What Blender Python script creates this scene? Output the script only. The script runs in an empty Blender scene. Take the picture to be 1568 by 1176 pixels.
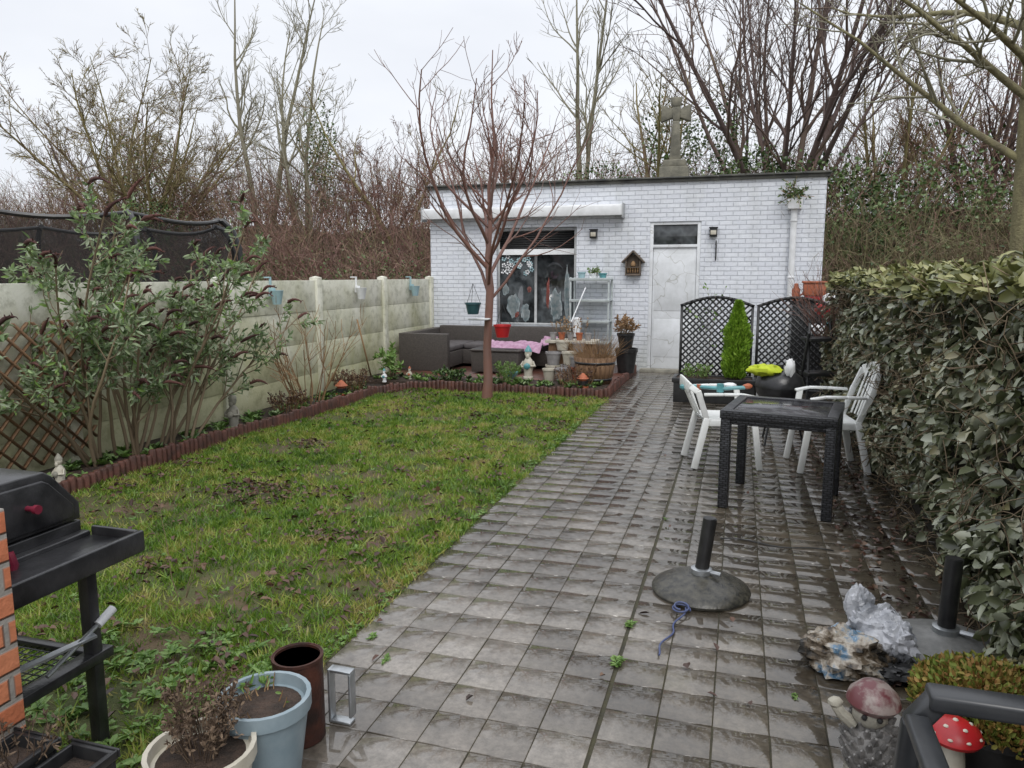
import bpy, math, numpy as np
from mathutils import Vector, Matrix, noise as mn
rng=np.random.default_rng(11)
scene=bpy.context.scene
PI=math.pi
def norm(v): return v/np.maximum(np.linalg.norm(v,axis=-1,keepdims=True),1e-9)
def xf(x=0,y=0,z=0,rz=0,rx=0,ry=0,s=1):
    m=Matrix.Translation((x,y,z))@Matrix.Rotation(rz,4,'Z')@Matrix.Rotation(ry,4,'Y')@Matrix.Rotation(rx,4,'X')@Matrix.Scale(s,4)
    return np.array(m)
class B:
    def __init__(s): s.V=[];s.F=[];s.n=0;s.M=None
    def add(s,V,F,m=0):
        V=np.asarray(V,float).reshape(-1,3)
        if s.M is not None: V=V@s.M[:3,:3].T+s.M[:3,3]
        if isinstance(F,np.ndarray): s.F.append((F+s.n,m))
        else:
            g={}
            for f in F: g.setdefault(len(f),[]).append(f)
            for k in g: s.F.append((np.array(g[k])+s.n,m))
        s.V.append(V); s.n+=len(V)
    def box(s,x0,x1,y0,y1,z0,z1,m=0):
        s.add([(x0,y0,z0),(x1,y0,z0),(x1,y1,z0),(x0,y1,z0),(x0,y0,z1),(x1,y0,z1),(x1,y1,z1),(x0,y1,z1)],
              [(0,3,2,1),(4,5,6,7),(0,1,5,4),(1,2,6,5),(2,3,7,6),(3,0,4,7)],m)
    def beam(s,p0,p1,w,h,m=0,up=(0,0,1)):
        p0=np.array(p0,float);p1=np.array(p1,float);d=norm(p1-p0);u=np.array(up,float)
        if abs(d@u)>.98: u=np.array([0,1.,0])
        a=norm(np.cross(d,u));c=np.cross(a,d)
        V=[]
        for p in(p0,p1):
            for i,j in((-1,-1),(1,-1),(1,1),(-1,1)): V.append(p+a*i*w/2+c*j*h/2)
        s.add(V,[(0,1,2,3),(7,6,5,4),(0,4,5,1),(1,5,6,2),(2,6,7,3),(3,7,4,0)],m)
    def tube(s,pts,r,n=8,m=0):
        pts=np.array(pts,float);K=len(pts);r=np.full(K,r) if np.isscalar(r) else np.array(r)
        T=norm(np.gradient(pts,axis=0)) if K>1 else None
        e=norm(pts[-1]-pts[0]+1e-6);ref=np.array([0,0,1.]) if abs(e[2])<.8 else np.array([1.,0,0])
        U=norm(np.cross(T,ref));W=np.cross(T,U)
        a=np.arange(n)*2*PI/n
        V=pts[:,None]+r[:,None,None]*(np.cos(a)[None,:,None]*U[:,None]+np.sin(a)[None,:,None]*W[:,None])
        F=[]
        for i in range(K-1):
            for j in range(n):
                k=(j+1)%n;F.append((i*n+j,i*n+k,(i+1)*n+k,(i+1)*n+j))
        F.append(tuple(range(n))[::-1]);F.append(tuple(range((K-1)*n,K*n)))
        s.add(V,F,m)
    def cyl(s,p0,p1,r0,r1=None,n=12,m=0): s.tube([p0,p1],[r0,r0 if r1 is None else r1],n,m)
    def lathe(s,prof,c=(0,0,0),n=20,m=0,sx=1,sy=1):
        V=[];F=[]
        for r,z in prof:
            for j in range(n):
                a=2*PI*j/n;V.append((c[0]+r*sx*math.cos(a),c[1]+r*sy*math.sin(a),c[2]+z))
        for i in range(len(prof)-1):
            for j in range(n):
                k=(j+1)%n;F.append((i*n+j,i*n+k,(i+1)*n+k,(i+1)*n+j))
        F.append(tuple(range(n))[::-1]);F.append(tuple(range((len(prof)-1)*n,len(prof)*n)))
        s.add(V,F,m)
    def blob(s,c,r,amp=.1,freq=2,m=0,n=20,seed=0,ridge=False):
        V=[];F=[];h=n//2
        for i in range(h+1):
            th=PI*i/h
            for j in range(n):
                a=2*PI*j/n;d=Vector((math.sin(th)*math.cos(a),math.sin(th)*math.sin(a),math.cos(th)))
                q=d*freq+Vector((seed*7.3,seed*3.1,0))
                k=mn.noise(q)+.5*mn.noise(q*2.1)
                if ridge: k=.6-1.6*abs(k)+.4*abs(mn.noise(q*3.3))
                k=1+amp*k
                V.append((c[0]+d.x*r[0]*k,c[1]+d.y*r[1]*k,c[2]+d.z*r[2]*k))
        for i in range(h):
            for j in range(n):
                k=(j+1)%n;F.append((i*n+j,(i+1)*n+j,(i+1)*n+k,i*n+k))
        s.add(V,F,m)
    def build(s,name,mats,smooth=False,bevel=0,parent=None,ang=40):
        V=np.concatenate(s.V).astype(np.float32);me=bpy.data.meshes.new(name)
        me.vertices.add(len(V));me.vertices.foreach_set('co',V.ravel())
        li=np.concatenate([f.ravel() for f,_ in s.F]).astype(np.int32)
        tot=np.concatenate([np.full(len(f),f.shape[1]) for f,_ in s.F])
        mi=np.concatenate([np.full(len(f),m) for f,m in s.F]).astype(np.int32)
        st=np.concatenate([[0],np.cumsum(tot)[:-1]]).astype(np.int32)
        me.loops.add(len(li));me.loops.foreach_set('vertex_index',li)
        me.polygons.add(len(tot));me.polygons.foreach_set('loop_start',st)
        me.update(calc_edges=True);me.validate()
        if len(me.polygons)==len(tot):
            me.polygons.foreach_set('material_index',mi)
        for m in mats: me.materials.append(m)
        if smooth:
            me.polygons.foreach_set('use_smooth',np.ones(len(me.polygons),bool))
            try: me.set_sharp_from_angle(angle=math.radians(ang))
            except Exception as e: print(e)
        me.update()
        o=bpy.data.objects.new(name,me);scene.collection.objects.link(o)
        if bevel:
            mo=o.modifiers.new('b','BEVEL');mo.width=bevel;mo.segments=2;mo.limit_method='ANGLE';mo.angle_limit=math.radians(50)
        if parent: o.parent=parent
        return o
def empty(name):
    o=bpy.data.objects.new(name,None);scene.collection.objects.link(o);return o

# ---------------- materials
def newmat(name):
    m=bpy.data.materials.new(name);m.use_nodes=True;nt=m.node_tree;bs=nt.nodes['Principled BSDF'];return m,nt,bs
def N(nt,t,**k):
    n=nt.nodes.new(t)
    for a,b in k.items(): setattr(n,a,b)
    return n
def c4(c): return (c[0],c[1],c[2],1)
def ramp(nt,fac,cols,pos=None,interp='LINEAR'):
    r=N(nt,'ShaderNodeValToRGB');r.color_ramp.interpolation=interp
    n=len(cols);pos=pos or [i/(n-1) for i in range(n)]
    while len(r.color_ramp.elements)<n: r.color_ramp.elements.new(.5)
    for e,c,p in zip(r.color_ramp.elements,cols,pos): e.position=p;e.color=c4(c)
    nt.links.new(fac,r.inputs[0]);return r.outputs[0]
def noise(nt,scale,detail=5,vec=None,rough=.6,stretch=None):
    n=N(nt,'ShaderNodeTexNoise');n.inputs['Scale'].default_value=scale;n.inputs['Detail'].default_value=detail;n.inputs['Roughness'].default_value=rough
    g=N(nt,'ShaderNodeNewGeometry');v=vec or g.outputs['Position']
    if stretch:
        mp=N(nt,'ShaderNodeMapping');mp.inputs['Scale'].default_value=stretch;nt.links.new(v,mp.inputs[0]);v=mp.outputs[0]
    nt.links.new(v,n.inputs['Vector']);return n.outputs[0]
def math_(nt,op,a,b=None,clamp=False):
    n=N(nt,'ShaderNodeMath',operation=op,use_clamp=clamp)
    for i,x in enumerate((a,b)):
        if x is None: continue
        if isinstance(x,(int,float)): n.inputs[i].default_value=x
        else: nt.links.new(x,n.inputs[i])
    return n.outputs[0]
def mixc(nt,f,a,b,bt='MIX'):
    n=N(nt,'ShaderNodeMix',data_type='RGBA',blend_type=bt)
    for i,x in ((0,f),(6,a),(7,b)):
        if isinstance(x,(int,float)): n.inputs[i].default_value=x
        elif isinstance(x,tuple): n.inputs[i].default_value=c4(x)
        else: nt.links.new(x,n.inputs[i])
    return n.outputs[2]
def bump(nt,bs,h,strength,dist=.01):
    b=N(nt,'ShaderNodeBump');b.inputs['Strength'].default_value=strength;b.inputs['Distance'].default_value=dist
    nt.links.new(h,b.inputs['Height']);nt.links.new(b.outputs[0],bs.inputs['Normal']);return b.outputs[0]
def M(name,c1,c2=None,scale=8,rough=.6,bmp=0,bscale=None,metal=0,bdist=.01,stretch=None,lo=.35,hi=.65):
    m,nt,bs=newmat(name);c2=c2 or tuple(x*.6 for x in c1)
    f=noise(nt,scale,6,stretch=stretch)
    nt.links.new(ramp(nt,f,[c1,c2],[lo,hi]),bs.inputs['Base Color'])
    bs.inputs['Roughness'].default_value=rough;bs.inputs['Metallic'].default_value=metal
    if bmp: bump(nt,bs,noise(nt,bscale or scale*6,4),bmp,bdist)
    return m
def MI(name,cols,rough=.6,nscale=.6,nmix=.35,trans=0,interp='LINEAR',spec=.5):
    m,nt,bs=newmat(name);g=N(nt,'ShaderNodeNewGeometry')
    a=math_(nt,'MULTIPLY',math_(nt,'SUBTRACT',noise(nt,nscale,3),.5),2.6*nmix)
    f=math_(nt,'ADD',g.outputs['Random Per Island'],a,True)
    nt.links.new(ramp(nt,f,cols,interp=interp),bs.inputs['Base Color'])
    bs.inputs['Roughness'].default_value=rough
    bs.inputs['Specular IOR Level'].default_value=spec
    if trans:
        t=N(nt,'ShaderNodeBsdfTranslucent');nt.links.new(ramp(nt,f,cols),t.inputs[0])
        mx=N(nt,'ShaderNodeMixShader');mx.inputs[0].default_value=trans
        nt.links.new(bs.outputs[0],mx.inputs[1]);nt.links.new(t.outputs[0],mx.inputs[2])
        nt.links.new(mx.outputs[0],nt.nodes['Material Output'].inputs[0])
    return m
def brickmat(name,c1,c2,mort,bw,rh,ms,bmp=.6,rough=.6,stain=None,dist=.012):
    m,nt,bs=newmat(name);g=N(nt,'ShaderNodeNewGeometry');sp=N(nt,'ShaderNodeSeparateXYZ');nt.links.new(g.outputs['Position'],sp.inputs[0])
    cb=N(nt,'ShaderNodeCombineXYZ');nt.links.new(math_(nt,'ADD',sp.outputs[0],sp.outputs[1]),cb.inputs[0])
    wob=math_(nt,'MULTIPLY',math_(nt,'SUBTRACT',noise(nt,3,3),.5),.012)
    nt.links.new(math_(nt,'ADD',sp.outputs[2],wob),cb.inputs[1])
    b=N(nt,'ShaderNodeTexBrick');nt.links.new(cb.outputs[0],b.inputs[0])
    b.inputs['Color1'].default_value=c4(c1);b.inputs['Color2'].default_value=c4(c2);b.inputs['Mortar'].default_value=c4(mort)
    b.inputs['Scale'].default_value=1;b.inputs['Mortar Size'].default_value=ms;b.inputs['Mortar Smooth'].default_value=.6
    b.inputs['Brick Width'].default_value=bw;b.inputs['Row Height'].default_value=rh
    col=b.outputs[0]
    if stain:
        s=noise(nt,1.2,6,stretch=(2.5,2.5,.5));s=ramp(nt,s,[(1,1,1),stain],[.5,.8]);col=mixc(nt,1.0,col,s,'MULTIPLY')
        z=N(nt,'ShaderNodeMapRange');nt.links.new(math_(nt,'ADD',sp.outputs[2],math_(nt,'MULTIPLY',noise(nt,3,5),.8)),z.inputs[0])
        z.inputs[1].default_value=.4;z.inputs[2].default_value=1.1;z.inputs[3].default_value=.5;z.inputs[4].default_value=0
        col=mixc(nt,z.outputs[0],col,(.42,.44,.38))
    col2=mixc(nt,.22,col,ramp(nt,noise(nt,25,4),[(.6,.6,.6),(1,1,1)],[.3,.6]),'MULTIPLY')
    nt.links.new(col2,bs.inputs['Base Color']);bs.inputs['Roughness'].default_value=rough
    h=math_(nt,'ADD',math_(nt,'SUBTRACT',1.0,b.outputs[1]),math_(nt,'MULTIPLY',noise(nt,30,3),.5))
    bump(nt,bs,h,bmp,dist);return m

m_white=M('white_paint',(.8,.81,.82),(.66,.67,.67),6,.45,.15,40)
m_whitebrick=brickmat('white_painted_brick',(.78,.805,.85),(.72,.745,.8),(.6,.63,.68),.215,.075,.006,.9,.6,stain=(.8,.8,.76))
m_orbrick=brickmat('orange_brick',(.45,.13,.055),(.52,.19,.09),(.27,.25,.22),.215,.075,.012,.9,.75)
m_dark=M('dark_plastic',(.012,.012,.013),(.025,.025,.025),15,.35,.1)
m_black=M('wet_black_metal',(.01,.01,.011),(.035,.035,.037),9,.28,.15,60)
m_roof=M('roof_bitumen',(.05,.05,.05),(.12,.12,.1),4,.7,.4)
def glassmat():
    m,nt,bs=newmat('dark_window_glass')
    nt.links.new(ramp(nt,noise(nt,2.2,3),[(.015,.018,.02),(.09,.1,.105),(.02,.02,.02)],[.35,.5,.65]),bs.inputs['Base Color'])
    bs.inputs['Roughness'].default_value=.05;bs.inputs['IOR'].default_value=1.6;return m
m_glass=glassmat()
m_frame=M('grey_frame',(.45,.46,.46),(.35,.36,.36),10,.5)
m_stone=M('weathered_stone',(.2,.19,.16),(.36,.34,.28),7,.85,.6,30)
m_cross=M('lichen_stone',(.13,.125,.1),(.25,.235,.18),6,.9,.7,30)
m_wood=M('brown_wood',(.14,.075,.04),(.24,.14,.07),6,.7,.4,40,stretch=(6,6,1))
m_terra=M('terracotta_edging',(.13,.05,.035),(.055,.028,.022),9,.5,.3)
m_terra2=M('terracotta',(.45,.13,.055),(.3,.085,.04),14,.6,.2)
m_soil=M('wet_soil',(.03,.02,.014),(.08,.05,.035),14,.85,1,50,bdist=.03)
m_bluepot=M('blue_grey_plastic',(.26,.32,.35),(.17,.23,.26),5,.35,.1)
m_creampot=M('cream_pot',(.6,.56,.47),(.42,.39,.31),6,.5,.1)
m_greypot=M('grey_pot',(.33,.32,.32),(.22,.21,.21),10,.6,.2)
m_teal=M('teal_glaze',(.12,.35,.37),(.08,.24,.26),10,.3)
m_tealpale=M('pale_blue_pot',(.36,.52,.55),(.3,.44,.48),10,.5)
m_red=M('red_plastic',(.5,.018,.02),(.36,.015,.02),10,.35)
m_rust=M('rusty_iron',(.09,.03,.018),(.03,.015,.012),12,.6,.4,metal=.3)
m_galv=M('galvanised_steel',(.5,.52,.54),(.35,.37,.38),12,.35,metal=.8)
m_galv2=M('painted_shelf_metal',(.5,.54,.54),(.38,.42,.41),12,.4,metal=.3)
m_rattan=brickmat('rattan_weave',(.11,.095,.085),(.155,.135,.12),(.03,.025,.022),.02,.012,.002,1,.5,dist=.006)
m_rattanblk=brickmat('black_rattan',(.016,.017,.02),(.045,.046,.052),(.003,.003,.003),.035,.016,.003,1,.35,dist=.008)
m_cush=M('grey_cushion',(.12,.11,.11),(.08,.07,.07),8,.9,.3)
m_pink=M('pink_blanket',(.55,.36,.47),(.36,.18,.28),12,.9,.4)
def netmat():
    m,nt,bs=newmat('trampoline_net');bs.inputs['Base Color'].default_value=(.008,.008,.009,1);bs.inputs['Roughness'].default_value=.8
    t=N(nt,'ShaderNodeBsdfTransparent');mx=N(nt,'ShaderNodeMixShader');mx.inputs[0].default_value=.42
    nt.links.new(bs.outputs[0],mx.inputs[1]);nt.links.new(t.outputs[0],mx.inputs[2]);nt.links.new(mx.outputs[0],nt.nodes['Material Output'].inputs[0]);return m
m_net=netmat()
def concretemat(name,k=1.,green=.7):
    m,nt,bs=newmat(name);g=N(nt,'ShaderNodeNewGeometry');sp=N(nt,'ShaderNodeSeparateXYZ');nt.links.new(g.outputs['Position'],sp.inputs[0])
    base=ramp(nt,noise(nt,2.5,8),[(.76*k,.75*k,.66*k),(.67*k,.665*k,.56*k),(.52*k,.52*k,.42*k)],[.3,.5,.7])
    z=N(nt,'ShaderNodeMapRange');z.inputs[1].default_value=1.5;z.inputs[2].default_value=.3;z.inputs[3].default_value=.0;z.inputs[4].default_value=green
    nt.links.new(math_(nt,'ADD',sp.outputs[2],math_(nt,'MULTIPLY',math_(nt,'SUBTRACT',noise(nt,1.6,7,stretch=(1,1,.45)),.5),3.2)),z.inputs[0])
    col=mixc(nt,z.outputs[0],base,(.4,.39,.18))
    col=mixc(nt,.6,col,ramp(nt,noise(nt,9,9,rough=.7),[(.5,.5,.44),(1,1,1)],[.36,.52]),'MULTIPLY')
    nt.links.new(col,bs.inputs['Base Color']);bs.inputs['Roughness'].default_value=.8;bump(nt,bs,noise(nt,45,6),.5,.008);return m
m_conc=concretemat('mossy_concrete');m_post=concretemat('pale_concrete_post',1.05,.3)
def tilemat():
    m,nt,bs=newmat('wet_concrete_tile');g=N(nt,'ShaderNodeNewGeometry');sp=N(nt,'ShaderNodeSeparateXYZ');nt.links.new(g.outputs['Position'],sp.inputs[0])
    isl=g.outputs['Random Per Island']
    wm=math_(nt,'ADD',noise(nt,1.5,7,stretch=(1.,.8,1)),math_(nt,'MULTIPLY',math_(nt,'SUBTRACT',isl,.5),.06))
    f=math_(nt,'ADD',math_(nt,'MULTIPLY',isl,.4),math_(nt,'MULTIPLY',noise(nt,1.1,6),.6))
    col=ramp(nt,f,[(.105,.088,.068),(.165,.143,.118),(.24,.217,.188)],[.25,.5,.75])
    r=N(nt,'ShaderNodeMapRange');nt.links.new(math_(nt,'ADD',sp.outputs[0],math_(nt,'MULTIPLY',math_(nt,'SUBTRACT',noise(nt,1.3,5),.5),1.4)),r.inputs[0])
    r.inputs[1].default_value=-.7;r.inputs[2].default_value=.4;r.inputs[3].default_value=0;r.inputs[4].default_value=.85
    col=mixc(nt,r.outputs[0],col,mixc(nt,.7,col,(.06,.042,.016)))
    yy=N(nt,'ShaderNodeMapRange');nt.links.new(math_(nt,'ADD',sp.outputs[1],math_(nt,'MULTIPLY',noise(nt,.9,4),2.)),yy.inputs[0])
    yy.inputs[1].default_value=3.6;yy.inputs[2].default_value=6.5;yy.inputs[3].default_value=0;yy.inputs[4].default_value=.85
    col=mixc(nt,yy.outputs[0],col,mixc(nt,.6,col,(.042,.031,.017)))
    col=mixc(nt,.8,col,ramp(nt,noise(nt,28,8,rough=.75),[(.5,.48,.44),(1.25,1.25,1.25)],[.35,.62]),'MULTIPLY')
    col=mixc(nt,ramp(nt,noise(nt,2.3,7),[(0,0,0),(.5,.5,.5)],[.58,.72]),col,(.08,.07,.025))
    col=mixc(nt,1.0,col,ramp(nt,wm,[(.5,.48,.45),(.75,.74,.72),(1.1,1.1,1.1)],[.42,.5,.6]),'MULTIPLY')
    nt.links.new(col,bs.inputs['Base Color'])
    bs.inputs['Roughness'].default_value=.6;bs.inputs['Specular IOR Level'].default_value=.3
    bs.inputs['Coat Weight'].default_value=1.0;bs.inputs['Coat IOR'].default_value=1.7
    nt.links.new(ramp(nt,wm,[(.003,)*3,(.015,)*3,(.07,)*3,(.25,)*3],[.46,.54,.6,.7]),bs.inputs['Coat Roughness'])
    bump(nt,bs,noise(nt,70,6),.35,.003)
    b2=N(nt,'ShaderNodeBump');b2.inputs['Distance'].default_value=.001;nt.links.new(ramp(nt,wm,[(.04,)*3,(.3,)*3],[.5,.64]),b2.inputs['Strength']);nt.links.new(noise(nt,34,4),b2.inputs['Height']);nt.links.new(b2.outputs[0],bs.inputs['Coat Normal'])
    return m
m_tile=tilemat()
m_bed=M('joint_moss_soil',(.03,.028,.018),(.05,.045,.02),10,.8,.6,60)
def lawnmat():
    m,nt,bs=newmat('lawn_soil')
    c=ramp(nt,noise(nt,2.6,6),[(.055,.07,.015),(.08,.08,.026),(.11,.075,.04)],[.38,.5,.62])
    nt.links.new(c,bs.inputs['Base Color']);bs.inputs['Roughness'].default_value=.85;bump(nt,bs,noise(nt,60,5),.8,.02);return m
m_lawn=lawnmat()
def grassmat():
    m,nt,bs=newmat('grass_blades');g=N(nt,'ShaderNodeNewGeometry')
    n1=math_(nt,'MULTIPLY',math_(nt,'SUBTRACT',noise(nt,1.0,4),.40),1.2);n2=math_(nt,'MULTIPLY',math_(nt,'SUBTRACT',noise(nt,5,6),.42),1.7)
    f=math_(nt,'ADD',math_(nt,'MULTIPLY',g.outputs['Random Per Island'],.36),math_(nt,'ADD',n1,n2),True)
    cols=[(.05,.11,.014),(.12,.225,.022),(.21,.305,.036),(.38,.35,.1),(.34,.25,.13)]
    c=ramp(nt,f,cols,[.08,.3,.5,.72,.92]);nt.links.new(c,bs.inputs['Base Color']);bs.inputs['Roughness'].default_value=.4
    t=N(nt,'ShaderNodeBsdfTranslucent');nt.links.new(c,t.inputs[0]);mx=N(nt,'ShaderNodeMixShader');mx.inputs[0].default_value=.35
    nt.links.new(bs.outputs[0],mx.inputs[1]);nt.links.new(t.outputs[0],mx.inputs[2]);nt.links.new(mx.outputs[0],nt.nodes['Material Output'].inputs[0]);return m
m_grass=grassmat()
m_deadleaf=MI('dead_leaves',[(.03,.015,.01),(.08,.035,.022),(.14,.08,.045)],.5)
m_wither=MI('withered_leaves',[(.05,.03,.02),(.12,.08,.05),(.2,.14,.09)],.8)
m_weed=MI('weed_leaves',[(.08,.16,.03),(.14,.25,.05),(.22,.33,.1)],.45,trans=.2)
m_ground=M('rough_ground',(.10,.07,.05),(.07,.065,.03),1.5,.95,.8,10,bdist=.1)
m_brush=MI('bramble_stems',[(.10,.052,.042),(.2,.105,.085),(.27,.165,.13),(.2,.15,.08)],.8,nscale=.35,nmix=.5)
m_brush2=MI('dry_stems',[(.13,.10,.06),(.24,.19,.11),(.17,.17,.07)],.8,nscale=.35,nmix=.4)
m_ivy=MI('ivy_leaves',[(.02,.045,.012),(.055,.105,.025),(.11,.18,.05),(.18,.24,.1)],.4,nscale=.9,nmix=.5)
m_hedge=MI('hedge_leaves',[(.03,.036,.014),(.1,.115,.05),(.2,.22,.13),(.4,.42,.32),(.27,.24,.12)],.32,nscale=2.2,nmix=.35,spec=.7)
m_hedgetop=MI('hedge_top_leaves',[(.08,.09,.025),(.17,.18,.06),(.3,.29,.12)],.35,nscale=2)
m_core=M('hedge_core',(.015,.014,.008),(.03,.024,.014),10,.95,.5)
m_barkR=MI('cherry_bark',[(.13,.06,.045),(.2,.10,.075),(.16,.10,.085)],.5,nscale=4)
m_barkO=MI('olive_twigs',[(.17,.15,.06),(.25,.21,.09),(.2,.13,.1)],.8,nscale=.4)
m_barkG=MI('grey_bark',[(.17,.16,.1),(.3,.28,.21),(.22,.21,.13)],.8,nscale=.6)
m_barkD=MI('dark_bark',[(.07,.05,.045),(.13,.09,.08),(.17,.12,.09)],.8,nscale=.6)
m_barkM=M('mossy_trunk',(.14,.12,.07),(.24,.22,.11),7,.85,.8,25,stretch=(1,1,.3),bdist=.03)
m_budd=MI('buddleja_leaves',[(.09,.15,.05),(.2,.28,.13),(.36,.41,.28),(.2,.33,.07)],.5,nscale=2,trans=.2)
m_panicle=MI('dried_flower_heads',[(.05,.02,.018),(.12,.05,.04)],.9)
m_stem=MI('shrub_stems',[(.14,.1,.06),(.25,.19,.12)],.8)
m_conif=MI('conifer_foliage',[(.10,.2,.012),(.19,.34,.02),(.28,.44,.05)],.6,nscale=6)
m_dry=MI('dry_grass',[(.16,.09,.04),(.32,.2,.1),(.24,.14,.07)],.8)
m_sedum=MI('sedum',[(.24,.11,.03),(.3,.2,.05),(.18,.21,.03),(.12,.17,.02)],.7,nscale=8)

# ---------------- vegetation helpers
def tubes(b,P,Rd,sides,m=0):
    Nn,K,_=P.shape;T=norm(np.gradient(P,axis=1));e=norm(P[:,-1]-P[:,0])
    r=rng.normal(size=(Nn,3));ref=norm(np.cross(e,r))[:,None]
    U=norm(np.cross(T,ref));W=np.cross(T,U)
    if sides==2:
        V=np.stack([P+U*Rd[...,None],P-U*Rd[...,None]],2)
        i=(np.arange(Nn)[:,None]*K+np.arange(K-1)[None]).ravel()*2
        F=np.stack([i,i+1,i+3,i+2],1)
    else:
        a=np.arange(sides)*2*PI/sides
        V=P[:,:,None]+Rd[:,:,None,None]*(np.cos(a)[None,None,:,None]*U[:,:,None]+np.sin(a)[None,None,:,None]*W[:,:,None])
        i=((np.arange(Nn)[:,None]*K+np.arange(K-1)[None])*sides).ravel()[:,None]
        j=np.arange(sides)[None];k=(j+1)%sides
        F=np.stack([i+j,i+k,i+sides+k,i+sides+j],-1).reshape(-1,4)
    b.add(V.reshape(-1,3),F,m)
def paths(p0,d,L,K,up=0,wig=.1):
    n=len(p0);P=np.zeros((n,K,3));P[:,0]=p0;d=norm(d);st=(L/(K-1))[:,None]
    for i in range(1,K):
        d=norm(d+rng.normal(size=(n,3))*wig+np.array([0,0,up]));P[:,i]=P[:,i-1]+d*st
    return P
def spawn(P,R,n,ratio,ang,t0=.2,t1=1.,K=5,up=.05,wig=.12,rmin=.004,rr=.6,fade=.55):
    Nn,Kp,_=P.shape;t=rng.uniform(t0,t1,(Nn,n));x=t*(Kp-1);i=np.minimum(x.astype(int),Kp-2);f=(x-i)[...,None]
    idx=np.arange(Nn)[:,None];p=P[idx,i]*(1-f)+P[idx,i+1]*f;tg=norm(P[idx,i+1]-P[idx,i])
    rad=R[idx,i]*(1-f[...,0])+R[idx,i+1]*f[...,0]
    side=norm(np.cross(tg,rng.normal(size=tg.shape)));a=np.radians(ang)*rng.uniform(.6,1.3,(Nn,n))[...,None]
    d=tg*np.cos(a)+side*np.sin(a);Lp=np.linalg.norm(np.diff(P,axis=1),axis=2).sum(1)[:,None]
    L=Lp*ratio*(1.1-fade*t)*rng.uniform(.65,1.25,(Nn,n))
    C=paths(p.reshape(-1,3),d.reshape(-1,3),L.ravel(),K,up,wig)
    r0=np.maximum(rad.ravel()*rr,rmin);r1=np.maximum(r0*.3,rmin*.7)
    return C,r0[:,None]+(r1-r0)[:,None]*np.linspace(0,1,K)[None]
def leaves(b,P,D,L,W,m=0,fold=.25,flat=None):
    n=len(P);D=norm(D);r=rng.normal(size=(n,3))
    if flat is not None: r=r*flat[0]+np.array(flat[1])
    S=norm(np.cross(D,r));Nn=np.cross(S,D)
    L=np.broadcast_to(L,(n,))[:,None];W=np.broadcast_to(W,(n,))[:,None]
    prof=[(0,0),(.3,.5),(.7,.4),(1,0),(.7,-.4),(.3,-.5)]
    V=np.stack([P+D*L*a+S*W*w+Nn*W*fold*abs(w)*2-Nn*L*.12*a*a for a,w in prof],1)
    i=(np.arange(n)*6)[:,None];F=np.concatenate([i+np.array([[0,1,2,3]]),i+np.array([[0,3,4,5]])])
    b.add(V.reshape(-1,3),F,m)
def leaves_on(b,P,n,L,W,m=0,t0=.2,drop=0,spread=1.):
    Nn,K,_=P.shape;x=rng.uniform(t0,1,(Nn,n))*(K-1);i=np.minimum(x.astype(int),K-2);f=(x-i)[...,None];idx=np.arange(Nn)[:,None]
    p=(P[idx,i]*(1-f)+P[idx,i+1]*f).reshape(-1,3);t=norm(P[idx,i+1]-P[idx,i]).reshape(-1,3)
    d=t+rng.normal(size=t.shape)*spread+np.array([0,0,-drop])
    leaves(b,p,d,L*rng.uniform(.6,1.3,len(p)),W*rng.uniform(.7,1.2,len(p)),m)
def bare_tree(name,base,height,r,stems,lean,levels,mats,K=9,up=.03,wig=.05,rmin=.006,baser=.15,leaf=None,tipmat=0):
    b=B();base=np.array(base,float)
    a=np.arange(stems)*2*PI/stems+rng.uniform(0,6.28);
    ln=lean*rng.uniform(.3,1.2,stems) if stems>1 else np.array([lean])
    d=np.stack([np.cos(a)*ln,np.sin(a)*ln,np.ones(stems)],1)
    p0=base+np.stack([np.cos(a),np.sin(a),0*a],1)*(baser if stems>1 else 0)
    L=height*rng.uniform(.85,1.05,stems)
    P=paths(p0,d,L,K,up,wig);R=r*(1-.82*np.linspace(0,1,K))[None]*rng.uniform(.7,1.1,(stems,1))
    tubes(b,P,R,8);last=P
    for q,lv in enumerate(levels):
        P,R=spawn(P,R,lv['n'],lv['r'],lv['a'],lv.get('t0',.2),1,lv.get('K',5),lv.get('up',.05),lv.get('wig',.12),rmin,lv.get('rr',.6),lv.get('fade',.55))
        tubes(b,P,R,lv.get('s',3),tipmat if q==len(levels)-1 else 0);last=P
    if leaf: leaves_on(b,last,*leaf)
    return b.build(name,mats,smooth=False)

# ---------------- terrain
def hgt(x,y):
    s=np.clip((y-15.5)/6.5,0,1);s=s*s*(3-2*s);return -.06+2.9*s*(1+.12*np.sin(x*.35)+.08*np.sin(x*.9+y))
b=B();xs=np.concatenate([np.linspace(-400,-50,8),np.linspace(-45,35,90),np.linspace(40,400,8)]);ys=np.concatenate([np.linspace(-200,-6,6),np.linspace(0,14,5),np.linspace(15,24,24),np.linspace(26,600,12)])
X,Y=np.meshgrid(xs,ys);V=np.stack([X,Y,hgt(X,Y)],-1).reshape(-1,3)
nx=len(xs);i=(np.arange(len(ys)-1)[:,None]*nx+np.arange(nx-1)[None]).ravel();b.add(V,np.stack([i,i+1,i+nx+1,i+nx],1))
b.build('ground',[m_ground],smooth=True)

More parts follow.
